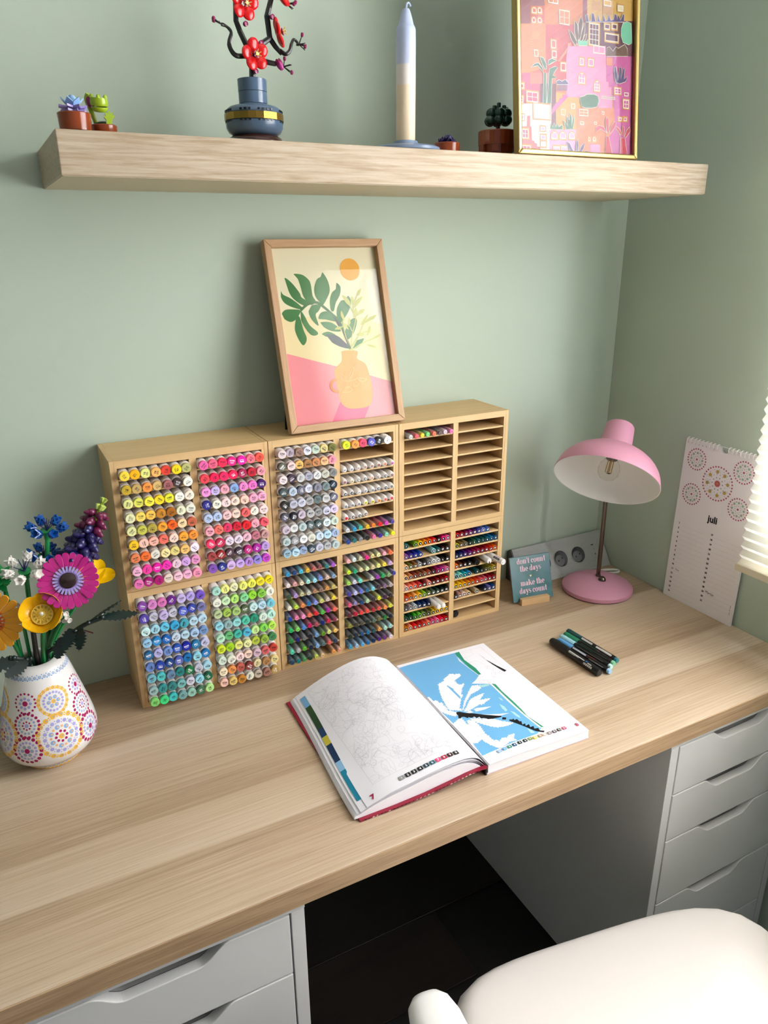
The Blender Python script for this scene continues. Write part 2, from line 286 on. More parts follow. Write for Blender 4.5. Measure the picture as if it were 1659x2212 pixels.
CITY_PLANTS = '5a2f22 1 1217,1658 1136,1739 1080,1872 1160,1820 1250,1706;5a2f22 1 1266,1663 1201,1857 1201,2007 1257,1963 1282,1810;5a2f22 1 1282,1731 1282,1966 1330,2082 1371,2009 1331,1804;5a2f22 1 1315,1735 1363,1896 1420,2003 1413,1879 1364,1739;5a2f22 1 1364,1717 1413,1823 1454,1850 1430,1768;6fc7a0 1 1291,1665 1274,1736 1307,1745 1331,1714 1356,1756 1381,1719 1413,1761 1438,1724 1479,1773 1472,1682;4a2d72 1 1436,2016 1428,2104 1469,2130 1494,2022 1552,2039 1559,2152 1600,2145 1634,2048 1676,2053 1692,2155 1726,2058 1793,2065 1809,2163 1844,2071 1894,2087 1918,2180 1962,2089 2030,2113 2046,2194 2089,2182 2099,2109 2131,2193 2176,2112 2234,2215 2261,2196 2254,2103;6fc7a0 1 2237,2079 2324,2111 2412,2097 2437,1810 2367,1780 2244,1803 2198,1891 2204,2006;6a3a28 1 1885,1566 1892,1688 1943,1704 2021,1648 2089,1718 2141,1700 2279,1771 2333,1718 2354,1609;23604a 1 329,1266 391,1321 469,1339 538,1284 561,1208 515,1260 453,1305 383,1288;23604a 1 593,1267 516,1382 501,1430 563,1419 617,1346 624,1269;23604a 1 656,1328 673,1396 736,1424 839,1405 767,1382 688,1341;23604a 1 635,780 687,1274 798,1317 854,1311 782,1238 750,1190 837,1163 733,1144 714,786;23604a 1 556,775 576,1210 616,1213 619,779;4a2d72 1 837,1067 829,1106 877,1133 941,1115 1006,1148 1063,1113 1063,1084;4a2d72 0 845,1062 857,1063 863,973 850,972;4a2d72 0 872,1064 885,1065 889,975 876,974;4a2d72 0 899,1066 912,1067 915,976 902,975;4a2d72 0 927,1068 939,1069 941,978 928,977;4a2d72 0 954,1070 967,1071 967,980 954,979;4a2d72 0 981,1073 994,1074 993,982 980,981;4a2d72 0 1009,1075 1022,1076 1019,984 1006,983;4a2d72 0 1037,1077 1050,1078 1045,986 1032,985;2b6b48 1 1326,867 1318,913 1401,931 1468,964 1620,975 1705,952 1723,883 1681,797 1571,772 1436,764 1352,782;4a2d72 1 2052,1413 2086,1427 2133,1278 2143,1220 2173,1423 2208,1426 2204,1237 2261,1419 2288,1409 2274,1254 2353,1296 2310,1221 2178,1181 2099,1193 2063,1273;2b6b48 1 695,405 712,493 744,437 776,497 808,440 841,500 873,444 939,482 955,448 938,412;2b6b48 1 1020,417 972,548 1037,500 1086,420;2b6b48 1 1070,431 1037,616 1103,550 1119,422;2b6b48 1 1095,433 1103,678 1136,599 1144,435;2b6b48 1 1136,423 1169,601 1194,649 1186,531 1161,424;4a2d72 1 1153,51 1069,148 1028,241 1103,209 1203,53;4a2d72 1 1228,54 1245,239 1270,282 1287,182 1270,55;4a2d72 1 1287,56 1354,185 1430,236 1388,138 1312,57;4a2d72 1 1338,64 1423,104 1499,113 1423,61;cf2c4c 1 1890,80 1895,355 1948,357 2032,86;cf2c4c 1 1885,427 1763,468 1677,416 1659,475 1728,514 1832,496 1912,404;cf2c4c 1 1911,428 1874,595 1899,656 1943,623 1947,418;cf2c4c 1 1964,407 1998,505 2076,594 2111,572 2078,497 1982,407;cf2c4c 1 2211,93 2223,346 2313,351 2373,100;cf2c4c 1 2213,395 2113,487 2112,524 2184,491 2239,421;cf2c4c 1 2249,397 2255,543 2291,521 2294,374;cf2c4c 1 2312,375 2346,463 2417,528 2437,468 2340,364'
PAGE_POLYS = '6fb0de 99,2988 704,3026 1326,3028 1305,2136 1149,2018 1030,1956 1310,1816 1356,374 1206,274 744,258 111,203 159,656 88,1920;2f9270 1323,3046 1410,3028 1339,2707 1375,2371 1352,2146 1300,2149 1257,2575 1269,2842;2f9270 1350,1804 1403,1756 1379,1527 1377,1149 1364,914 1330,658 1403,369 1363,389 1328,794 1333,1233;f1eef3 1292,2958 1269,2842 1257,2575 1299,2126 1291,2106 1231,2711;f1eef3 1323,1796 1350,1804 1333,1233 1328,794 1363,389 1329,388 1299,789 1294,1252;f1eef3 458,1328 438,1417 621,1653 699,1718 674,1752 795,1907 914,2023 839,2008 795,2030 796,2173 976,2251 1009,2323 902,2349 849,2403 774,2357 666,2306 620,2238 538,2213 480,2197 445,2105 386,1982 339,1836 303,1688 260,1447;f1eef3 454,1330 610,1534 868,1783 992,1896 1172,1841 1055,1741 826,1676 668,1546;f1eef3 458,1289 746,1548 899,1588 1056,1611 960,1524 855,1460 962,1448 1082,1434 936,1370 848,1333 801,1357 552,1281;f1eef3 467,1264 704,1284 837,1250 957,1217 794,1191 511,1215;f1eef3 402,1258 308,1364 232,1441 249,1533 238,1619 263,1687 208,1695 206,1786 143,1789 146,1891 98,1957 74,1762 80,1557 139,1409 244,1259;f1eef3 319,1183 183,1118 76,1059 53,942 39,823 52,710 57,568 198,497 367,570 297,651 410,673 352,774 427,847 342,871 368,950 313,978;f1eef3 367,1064 333,857 326,697 320,505 357,383 428,245 503,235 674,294 811,277 772,332 868,426 774,437 689,391 634,425 532,364 524,421 462,434 461,540 443,657 478,858 459,1018;f1eef3 431,1089 487,947 551,859 615,771 705,689 843,657 1013,665 923,755 874,791 810,880 653,977;f1eef3 292,1139 176,1047 88,980 30,827 38,612 59,498 155,801 294,1025;f1eef3 431,1166 608,1135 791,1036 1118,926 849,937 551,1048;a9d6d9 1213,1398 1240,1342 1236,1261 1204,1310;a9d6d9 1116,1219 1151,1120 1136,1008 1088,992 1082,1094;a9d6d9 1164,974 1209,912 1222,788 1200,723 1166,816;a9d6d9 1132,457 1174,381 1180,305 1107,324;a9d6d9 1168,1843 1310,1816 1274,1763 1135,1771 1071,1856;131316 327,1335 383,1326 458,1249 580,1169 729,1055 939,923 942,890 783,913 699,935 663,992 607,1001 604,1052 548,1042 533,1095 477,1085 446,1131 414,1109 384,1170 343,1183 301,1154 281,1176 313,1244 305,1279;131316 947,880 997,844 958,798 903,833;131316 1013,778 1060,755 1089,778 1077,727 1134,736 1131,662 1165,657 1122,573 1184,579 1153,520 1229,538 1197,461 1262,465 1236,397 1305,389 1283,327 1349,282 1316,256 1215,335 1104,556 990,752;131316 1710,2783 1710,2545 1776,2265 1844,2049 1787,2030 1730,2322 1706,2582'
PAGE_SWATCH = [(397, 166), (497, 176), (597, 184), (695, 190), (804, 201), (909, 204), (1010, 209), (1100, 199), (1201, 202), (1285, 199), (1377, 196), (1475, 194), (1573, 199), (1675, 200)]
CAL_MANDALAS = [(337, 3248, 190), (1470, 3255, 190), (340, 2486, 190), (1481, 2492, 190), (918, 2876, 340)]
VASE_ROS = [(-2.073, 0.1252, 0.016, 'A'), (-1.336, 0.1214, 0.0224, 'B'), (-0.498, 0.1252, 0.016, 'A'), (-0.585, 0.0941, 0.0193, 'D'), (-2.058, 0.0928, 0.0193, 'D'), (-2.087, 0.0543, 0.0219, 'F'), (-1.35, 0.068, 0.0353, 'G'), (-0.613, 0.0555, 0.023, 'F'), (-3.012, 0.1165, 0.0224, 'B'), (-2.809, 0.0692, 0.0353, 'G'), (0.827, 0.1252, 0.016, 'A'), (1.564, 0.1214, 0.0224, 'B'), (2.402, 0.1252, 0.016, 'A'), (2.315, 0.0941, 0.0193, 'D'), (0.842, 0.0928, 0.0193, 'D'), (0.813, 0.0543, 0.0219, 'F'), (1.55, 0.068, 0.0353, 'G'), (2.287, 0.0555, 0.023, 'F')]
# ------------------------------------------------------------ room shell
ZD = .72           # desk top
WALLG = mat('sage_green_paint', 'b8c5b4', .75, spec=.25, bump=.12, bscale=900)
X0, Y0, ZC = -4.2, -3.4, 2.55
struct('wall_back', MB().box(X0, 0, 0, .2, .12, ZC), WALLG)
struct('wall_left', MB().box(X0-.12, Y0, 0, X0, .12, ZC), WALLG)
WY0, WY1, WZ0, WZ1 = -1.70, -.50, .93, 2.26           # window opening in the right wall
wr = MB(); wr.box(0, Y0, 0, .2, WY0, ZC); wr.box(0, WY1, 0, .2, 0, ZC); wr.box(0, WY0, 0, .2, WY1, WZ0); wr.box(0, WY0, WZ1, .2, WY1, ZC)
struct('wall_right', wr, WALLG)
struct('ceiling', MB().box(X0, Y0, ZC, .2, .12, ZC+.1), mat('white_ceiling_paint', 'e8e8e4', .8))
fl = struct('floor', MB().box(X0, Y0, -.06, 0, 0, -.008), mat('floor_underlay', '1a1614', .8))
PLANK = [wood('dark_plank_%s' % n, c, (3, 90, 90), .38, .3, .2, (1.2, 14, 14)) for n, c in (('umber', ['150f0d', '2a211c', '352a23']), ('walnut', ['120d0b', '231b17', '2e241f']), ('char', ['100c0b', '1f1815', '2a201b']))]
pk = {}
ROWS, PW, PL = 19, .18, 1.22
for r in range(ROWS):
    y1 = -r*PW; y0 = max(y1-PW, Y0)
    if y0 >= y1: break
    x = -((r*.47) % 1.0)*PL
    while x > X0+.001:
        a, b = max(x-PL, X0), min(x, 0)
        x -= PL
        if b-a < .03: continue
        obj('plank', MB().box(a+.0008, y0+.0008, -.008, b-.0008, y1-.0008, 0), PLANK[R.randrange(3)], fl, bevel=.0008, seg=1)
a, b = -((ROWS*.0) % 1), 0
# window: frame, mullion, pane, sill
FRAMEW = mat('white_window_frame', 'e6e6e2', .4)
wn = MB(); fx0, fx1 = .09, .15
for y0, y1, z0, z1 in ((WY0, WY1, WZ0, WZ0+.05), (WY0, WY1, WZ1-.05, WZ1), (WY0, WY0+.05, WZ0+.05, WZ1-.05), (WY1-.05, WY1, WZ0+.05, WZ1-.05)):
    wn.box(fx0, y0, z0, fx1, y1, z1)
win = struct('window_1', wn, FRAMEW)
obj('window_pane', MB().box(.118, WY0+.05, WZ0+.05, .122, WY1-.05, WZ1-.05), glass('window_glass'), win)
obj('window_mullion', MB().box(fx0, -1.175, WZ0+.05, fx1, -1.125, WZ1-.05), FRAMEW, win)
# pleated blind on the wall in front of the window
bl = thing('pleated_blind', 'cream pleated window blind with plain bottom rail, lowered on right wall', 'blind', (-.045, -1.1, .872))
def blindmat(name, opaque):
    m, t, b = nt(name); o = t.nodes['Material Output']; L = t.links
    tr = t.nodes.new('ShaderNodeBsdfTransparent'); tr.inputs[0].default_value = (.98, .98, 1, 1)
    tl = t.nodes.new('ShaderNodeBsdfTranslucent'); tl.inputs[0].default_value = H('f6f1e4')
    df = t.nodes.new('ShaderNodeBsdfDiffuse'); df.inputs[0].default_value = H('f4eedd')
    a = t.nodes.new('ShaderNodeMixShader'); a.inputs[0].default_value = .42; L.new(tl.outputs[0], a.inputs[1]); L.new(df.outputs[0], a.inputs[2])
    c = t.nodes.new('ShaderNodeMixShader'); c.inputs[0].default_value = opaque; L.new(tr.outputs[0], c.inputs[1]); L.new(a.outputs[0], c.inputs[2])
    L.new(c.outputs[0], o.inputs[0]); return m
BLIND = [blindmat('cream_blind_cloth', .80), blindmat('blind_lining_net', .30)]
BY0, BY1, BZ0, BZ1 = -1.80, -.441, .885, 2.33
for nm, sg in (('front_cloth', -1), ('back_cloth', 1)):
    mb = MB(); vs = []; n = int((BZ1-BZ0)/.0095)
    for i in range(n+1):
        z = BZ0+i*.0095; x = sg*(.004 if i % 2 else .0135)
        vs += [(x, BY0+1.1, z-.872), (x, BY1+1.1, z-.872)]
    mb.add(vs, [(2*i, 2*i+1, 2*i+3, 2*i+2) for i in range(n)], 0, False)
    obj(nm, mb, BLIND[sg > 0], bl)
RAILM = mat('cream_rail', 'e4d9bd', .45)
obj('bottom_rail', MB().box(-.016, BY0+1.1, -.002, .016, BY1+1.1+.004, .013), RAILM, bl, bevel=.002)
obj('head_rail', MB().box(-.018, BY0+1.1, BZ1-.872, .043, BY1+1.1+.002, BZ1-.872+.03), RAILM, bl, bevel=.002)
for y in (-1.6, -.62):
    obj('bracket', MB().box(.010, y+1.1-.01, BZ1-.872+.005, .0448, y+1.1+.01, BZ1-.872+.034), FRAMEW, bl)

# ------------------------------------------------------------ desk, drawer units, shelf
DESKW = wood('pale_oak_laminate', ['7e644b', 'a0866a', 'b89f83', 'c8b298', 'd5c4ae'], (5, 300, 300), .42, .50, .22, (.9, 22, 22),
             bands=[(-.62, .66), (-.55, .60), (-.505, .46), (-.492, .42), (-.488, .80), (-.45, .68), (-.408, .58), (-.404, .36), (-.33, .55), (-.27, .62), (-.214, .76), (-.206, .34), (-.12, .40), (-.05, .30), (0.01, .28)], tone=.13)
EDGEW = wood('oak_edge_band', ['8a6c4e', 'a88968', 'bfa07c', 'cbae8a'], (7, 90, 260), .5, .75, .25, (1.5, 12, 40), tone=.18)
DL, DF = -1.92, -.609
dk = thing('desk', 'long pale oak laminate worktop resting on two white drawer units', 'desk', (0, 0, ZD-.0332))
mb = MB(); mb.box(DL, DF+.0012, 0, -.001, -.001, .0332)
obj('worktop', mb, DESKW, dk, bevel=.0018, seg=3)
obj('edge_band', MB().box(DL, DF-.0006, .0004, -.001, DF+.0012, .0322), EDGEW, dk, bevel=.0005)
ALEXW = mat('white_lacquer', 'dcdad6', .38, spec=.45, bump=.02, bscale=1500); VOID_SHADE = mat('drawer_void_shade', '2b2b2c', .8)
def drawer_unit(x0, label):
    hz = ZD-.0332
    u = thing('drawer_unit', label, 'drawer unit', (x0, -.602, 0), 'white drawer units under the desk')
    W_, D_ = .3635, .585
    obj('side_panel', MB().box(0, 0, 0, .018, D_, hz-.013), ALEXW, u, bevel=.0007)
    obj('side_panel', MB().box(W_-.018, 0, 0, W_, D_, hz-.013), ALEXW, u, bevel=.0007)
    obj('top_panel', MB().box(-.0008, 0, hz-.013, W_+.0008, D_, hz-.0002), ALEXW, u, bevel=.0007)
    obj('back_panel', MB().box(.018, D_-.008, .05, W_-.018, D_, hz-.013), ALEXW, u)
    obj('plinth', MB().box(.018, .03, 0, W_-.018, .045, .05), ALEXW, u)
    tops = [.6715, .5685, .4655, .3165, .1675, .0185]
    for i in range(5):
        zt, zb = tops[i], tops[i+1]+.003
        xa, xb = .0205, W_-.0205; xc = W_/2; h = zt-zb
        P = [(xa, 0), (xb, 0), (xb, h)]
        prof = []                                  # finger cut-out along the top edge
        for k in range(13):
            t = k/12; q = t*t*(3-2*t); prof.append((xc+.083-.040*t, h-.0225*q))
        P += prof+[(2*xc-x, y) for x, y in prof[::-1]]+[(xa, h)]
        d = obj('drawer', MB().prism(P, 0, .0155), ALEXW, u, M=T((0, .0155-.0005, zb)) @ RX(PI/2), bevel=.0012)
        # the scooped lip behind the cut-out, and the drawer's box, painted dark for the shade inside
        lip = MB(); vs = []; rows = 6
        edge = prof+[(2*xc-x, y) for x, y in prof[::-1]]
        for j in range(rows+1):
            t = j/rows; a = t*PI/2
            for x, y in edge: vs.append((x, min(y, h)-.006*math.sin(a)*(min(1, (h-y)/.02)), -.016*t))
        m_ = len(edge)
        lip.add(vs, [(j*m_+k, j*m_+k+1, (j+1)*m_+k+1, (j+1)*m_+k) for j in range(rows) for k in range(m_-1)], 0, True)
        obj('finger_lip', lip, ALEXW, d)
        obj('drawer_box', MB().box(.024, .034, zb+.004, W_-.024, D_-.03, zt-.03), VOID_SHADE, u)
    return u
drawer_unit(-1.4052, 'white drawer unit with scooped drawers at left end of desk')
drawer_unit(-.3785, 'white five-drawer unit under right end of desk by the window wall')
SHW = wood('pale_oak_foil', ['8d7458', 'a28c70', 'b3a087', 'beae98', 'c8baa6'], (9, 150, 190), .5, .95, .3, (1.2, 16, 40), tone=.14)
SHB = mat('shelf_underside', 'c2b596', .6)
SZ = 1.55665
sh = thing('floating_shelf', 'thick pale oak floating shelf on green wall above the marker racks', 'shelf', (-.62, 0, SZ))
sl, sr = -1.17129+.62, -.07129+.62
mb = MB(); mb.box(sl, -.26, 0, sr, -.0005, .05); obj('shelf_board', mb, SHW, sh, bevel=.0015)
obj('bottom_foil', MB().box(sl+.002, -.258, -.0006, sr-.002, -.002, .0002), SHB, sh)
# ------------------------------------------------------------ bamboo marker racks
BAM = wood('bamboo', ['ab8450', 'caa672', 'dcbb8a', 'e8cfa3'], (3.5, 110, 110), .48, .25, .08, (1.0, 45, 45), tone=.22)
BAMV = wood('bamboo_upright', ['ab8450', 'caa672', 'dcbb8a', 'e8cfa3'], (110, 110, 3.5), .48, .25, .08, (45, 45, 1.0), tone=.22)
BAMS = wood('bamboo_slat', ['b08a55', 'cda873', 'dfbf8f', 'ecd3a6'], (4, 90, 90), .5, .25, .08, (1, 30, 30), tone=.2)
BX = [-1.1482, -.8923, -.6397, -.3902]; YF = -.127; ZM = .94222; ZT = 1.16498
COLN = ['left', 'middle', 'right']; PITCH = .0229
BORD, BBOT, DIV = .0108, .0095, .0115
def rack(ci, top):
    xa, xb = BX[ci]+(.0007 if ci else 0), BX[ci+1]-.0007
    za, zb = (ZM, ZT) if top else (ZD, ZM-.0005)
    what = {(0, 1): 'of yellow, pink and red capped markers', (0, 0): 'full of violet, blue and green capped markers',
            (1, 1): 'holding grey markers and slim white markers', (1, 0): 'full of clear-capped markers with coloured plugs',
            (2, 1): 'nearly empty but for eight pens', (2, 0): 'of numbered coloured pens'}[(ci, top)]
    t = thing('marker_rack', 'bamboo rack %s, %s of %s stack' % (what, 'top' if top else 'bottom', COLN[ci]), 'marker rack', (xa, YF, za), 'bamboo marker racks against the wall')
    W_, Hh, D_ = xb-xa, zb-za, .124
    obj('side_panel', MB().box(0, 0, 0, .0065, D_, Hh), BAMV, t, bevel=.0004)
    obj('side_panel', MB().box(W_-.0065, 0, 0, W_, D_, Hh), BAMV, t, bevel=.0004)
    obj('top_panel', MB().box(.0065, 0, Hh-.0123, W_-.0065, D_, Hh-.0002), BAM, t, bevel=.0004)
    obj('bottom_panel', MB().box(.0065, 0, 0, W_-.0065, D_, BBOT), BAM, t, bevel=.0004)
    obj('back_panel', MB().box(.0065, D_-.004, BBOT, W_-.0065, D_, Hh-.0123), BAM, t)
    inner = .5*(W_-DIV)
    obj('divider', MB().box(inner, -.0003, BBOT, inner+DIV, D_-.004, Hh-.0123), BAMV, t, bevel=.0005)
    for x in (.0065, W_-BORD):
        obj('inner_strip', MB().box(x, .0004, BBOT, x+BORD-.0065, D_-.004, Hh-.0123), BAMV, t, bevel=.0003)
    for x0, x1 in ((BORD, inner), (inner+DIV, W_-BORD)):
        for r in range(8):
            z = BBOT+(8-r)*PITCH
            k = MB(); k.box(x0, .0006, z-.0036, x1, D_-.004, z)
            obj('slat', k, BAMS, t, bevel=.0014)
    return t
for ci in range(3):
    for top in (1, 0): rack(ci, top)
def bay(ci, half):
    xa, xb = BX[ci]+(.0007 if ci else 0), BX[ci+1]-.0007; inner = .5*(xb-xa-DIV)
    return (xa+BORD, xa+inner) if half == 0 else (xa+inner+DIV, xb-BORD)

def frosted(name):
    m, t, b = nt(name); o = t.nodes['Material Output']; b.inputs['Base Color'].default_value = (.62, .62, .63, 1); b.inputs['Roughness'].default_value = .3
    tr = t.nodes.new('ShaderNodeBsdfTransparent'); tr.inputs[0].default_value = (.97, .97, .97, 1); mx = t.nodes.new('ShaderNodeMixShader'); mx.inputs[0].default_value = .22
    t.links.new(tr.outputs[0], mx.inputs[1]); t.links.new(b.outputs[0], mx.inputs[2]); t.links.new(mx.outputs[0], o.inputs[0]); return m
# ------------------------------------------------------------ the pens: one of each kind, then copies
BARREL = mat('marker_barrel_white', 'e3dcd6', .42); CAPC = obmat('marker_cap', .38); INKC = obmat('cap_lettering', .6)
SLIMW = mat('slim_barrel_white', 'ebe5e0', .4)
CORE = obmat('ink_core', .5, mul=.72, grey=.12); CLEAR = frosted('frosted_sleeve'); RINGC = obmat('pen_barrel', .35)
PEN = {}
def lath(prof, n, mi=0, sq=None, smooth=True):
    """profile [(r, y)] about the y axis, front of the pen at y = 0 facing -y"""
    return MB().lathe([(r, y) for r, y in prof], n, mi, smooth, RX(-PI/2) , sq=sq)
BIG = obj('marker_barrel', lath([(0, .128), (.0062, .128), (.0079, .122), (.0079, .0106), (.0076, .0093), (.0073, .0090), (.0070, .0096), (0, .0096)], 20, sq=2.7), BARREL)
CAP = obj('end_cap', lath([(0, .0105), (.0067, .0105), (.0067, .0046), (.0071, .0040), (.0076, .0038), (.0077, .0033), (.0077, .0008), (.0072, 0), (0, 0)], 20), CAPC)
CLIP = obj('cap_nub', MB().box(-.0009, .050, .0066, .0009, .058, .0092), BARREL, bevel=.0004)
SL_B = obj('slim_barrel', lath([(0, .125), (.0061, .125), (.0061, .010), (.0058, .006), (.0046, .0016), (.0040, .0002), (.0036, 0), (0, 0)], 18), SLIMW)
SL_D = obj('end_dot', lath([(.0031, .0004), (.0031, -.0003), (.0026, -.0006), (0, -.0006)], 14), CAPC)
CL_C = obj('ink_core', lath([(0, .120), (.0044, .120), (.0044, .006), (.0036, .004), (0, .004)], 12, smooth=False), CORE)
CL_S = obj('clear_cap', lath([(.0058, .1205), (.0058, .0012), (.0052, 0), (.0045, .0006), (.0040, .003)], 12, smooth=False), CLEAR)
CL_P = obj('end_plug', lath([(0, .004), (.0040, .004), (.0042, -.0010), (.0038, -.0022), (0, -.0024)], 14), CAPC)
NU_B = obj('pen_barrel', lath([(0, .122), (.0050, .122), (.0052, .118), (.0052, .0008), (.0049, 0), (.0040, 0), (.0038, .0008), (0, .0008)], 14, smooth=False), RINGC)
NU_D = obj('black_insert', lath([(.0037, .0012), (.0037, .0001), (0, .0001)], 14), BLACK)
PROTO = [BIG, CAP, CLIP, SL_B, SL_D, CL_C, CL_S, CL_P, NU_B, NU_D]
def word(h):
    r, g, b = (int(c, 16)*17 for c in h)
    mx, mn = max(r, g, b), min(r, g, b); d = mx-mn
    if d < 30:
        base = 'black' if mx < 50 else 'dark grey' if mx < 105 else 'grey' if mx < 180 else 'pale grey' if mx < 225 else 'off-white'
        return base
    h_ = (60*(((g-b)/d) % 6) if mx == r else 60*((b-r)/d+2) if mx == g else 60*((r-g)/d+4)) % 360
    s_ = d/mx
    if mx < 60: return 'near-black'
    nm = 'red' if h_ < 14 or h_ >= 346 else 'orange' if h_ < 40 else 'yellow' if h_ < 66 else 'lime' if h_ < 92 else 'green' if h_ < 158 else 'teal' if h_ < 188 else 'blue' if h_ < 246 else 'violet' if h_ < 285 else 'magenta' if h_ < 325 else 'pink'
    if nm in ('red', 'orange') and s_ < .38: nm = 'pink' if nm == 'red' and mx > 150 else 'beige' if mx > 180 else 'brown'
    elif nm == 'orange' and mx < 175: nm = 'brown'
    elif nm == 'red' and mx > 230 and s_ < .62: nm = 'coral'
    elif nm == 'yellow' and mx < 150: nm = 'olive'
    return ('dark ' if mx < 125 else 'pale ' if s_ < .33 and mx > 175 else '')+nm
ORD = ['first', 'second', 'third', 'fourth', 'fifth', 'sixth', 'seventh', 'eighth', 'ninth', 'tenth', 'eleventh']
# colours row by row; ':' adds the printed code, '_' leaves a gap
RACK = {
(0, 1, 0): '''fd4:Y1 fb1:Y2 ee8:Y3 fb6:Y4 e43:Y5 fd1:Y6 bb7:Y7
ca3:Y8 ca6:Y9 f94:Y10 db7:Y11 a66:Y12 433:Y13 ffe:Y010
ee9:Y030 ee6:Y040 fe4:Y060 fd2:Y070 ee3:Y080 ffe:Y110 fed:Y120
eeb:Y121 fd6:Y130 fc5:Y140 c82:Y200 a61:Y210 eec:Y230 eed:Y250
eea:Y260 cc5:Y270 ba4:YR1 fa3:YR2 f61:YR3 fda:YR4 c64:YR5
fc2:YR7 fcb:YR030 fba:YR070 f76:YR090 fdc:YR110 fa3:YR120 f93:YR160
e85:YR180 f73:YR190 eed:YR220 fea:YR240 ed8:YR250 fc7:YR260 fef:RV010
fbd:RV030 f4a:RV070 e1a:RV090 f3b:RV110 ecd:RV130 dae:RV150 e9c:RV180
e7b:RV200 a17:RV260 b17:RV240 edc:RV230 fcd:RV270 fbd:RV220 f9b:RV1''',
(0, 1, 1): '''f6a:RV320 f68:RV330 f25:RV350 e18:RV380 f1a:RP6 f78:R1 f54:R2
f45:R3 f15:R4 f26:R5 f15:R6 a25:R7 c13:R8 f9a:R9
f9d:R10 cbe:R11 fab:R12 8ad:R13 f8c:R14 f7c:R15 416:R16
228:R17 eed:R18 fdd:R19 fdc:R20 fcb:R21 fac:R22 fac:R23
bce:R24 bce:R25 fcc:R29 fdc:R050 f66:R090 fed:R100 fdd:R110
fab:R120 f76:R130 e36:R140 d13:R150 e12:R180 fab:R190 f56:R200
f36:R230 c25:R240 ede:R242 ede:R250 ebc:R260 c78:R270 c99:R280
a44:R290 922:R300 534:R320 434:R330 b17:P1 a19:P2 b9d:P3
85b:P4 238:P5 dbe:V020 cae:V030 b8d:V060 98d:V080 c4c:V070''',
(0, 0, 0): '''84a:V090 d8c:V110 d7b:V140 618:V210 cbe:V230 bae:V260 75c:V280
54a:V320 ccd:V322 cbe:V330 ccd:V340 56c:V370 34a:V390 77a:V400
cee:B010 ade:B040 6ce:B060 3ad:B070 4ab:B080 bde:B110 bde:B120
9ce:B140 28c:B150 16b:B160 cde:B170 bde:B250 ace:B260 79c:B270
269:B290 bbe:B310 79d:B320 25b:B330 12a:B340 17a:PB1 cce:PB7
68c:PB3 24a:PB2 148:PB4 56b:PB5 17b:PB6 9de:PB7 17b:PB8
7bc:PB9 5cc:BG1 68a:PB11 288:BG2 174:BG3 ccd:BG7 ade:BG4
9bb:BG5 399:BG60 388:BG7 7bb:BG8 dde:BG9 9de:BG40 164:G1
8d7:G2 4d8:G3 4cc:G4 7aa:G5 9cb:G6 475:G7 be9:G8''',
(0, 0, 1): '''adc:G9 ee8:GY010 eeb:GY020 ee7:GY040 ee5:GY060 ed2:GY070 ed0:GY080
eed:G110 ceb:G120 be7:G130 8d9:G140 9d3:G170 8c4:G190 eed:G200
bc9:G240 ac5:G250 ac7:G270 564:G280 cee:BT1 bde:G320 7cd:G330
9de:G340 9bb:G360 9dd:G370 5ca:G380 297:G390 ded:G410 bed:G420
bec:G430 6b7:G440 4ba:G450 5bd:G460 ce9:G510 8d5:G520 be5:G530
de3:GY1 ad2:GY2 ee8:GY3 eea:GY4 bc4:GY5 9b4:GY6 485:GY7
ded:E110 eed:E120 fdd:E010 fdc:E030 dbc:E050 d66:E060 c43:E080
fec:E110 e95:E120 c65:E130 833:E140 eda:E150 b85:E170 ed9:E190
fcb:E220 ec7:E230 c83:E250 eed:E260 cba:E280 a76:E290 b95:E310''',
(1, 1, 0): '''dcc:E390 bab:E380 976:E370 dde:E420 bcb:E430 dc8:E440 773:E450
665:E460 ecc:E470 eb6:E480 a74:E490 c85:E500 fb8:E510 f9a:E520
edd:WG1 434:WG9 ccc:WG2 aab:WG3 ddd:WG4 ccb:WG5 888:WG7
455:CG9 bcd:CG2 667:CG7 dde:CG1 889:CG6 788:CG5 234:CG10
222:BK1 bbc:CG3 ccd:CG4 aaa:NG4 677:NG7 ccc:NG2 667:NG8
556:NG9 112:BK2 cbc:MG1 bbb:MG3 999:MG5 ccd:MG2 dce:BV1
cbc:BV2 ddd:SG1 bcc:SG2 566:SG6 455:SG8 dee:SG0 cdc:SG3
bcc:FG1 999:FG5 eee:FG0 ddc:TG1 cde:BG10 bde:BG20 abd:BG30
9bc:BG40 bde:BG50 9ac:BG60 345:BG70 ccd:CG0 bbb:NG3 bcc:SG4'''}
BIGROW = 'de2:F1 f94:F2 e46:F3 55b:F4 111:F5 eee:0'
SLIM = '''3|ddd ccd dcc ca9 b98 a76 e97 d7a
4|a77 dc9 777 666 eb9 876 555 a77
5|222 222 ddd bbb aaa 345 111 999
6|999 aaa bbb ed4 dc3 f93 f76 e45
7|e12 433 222 533'''
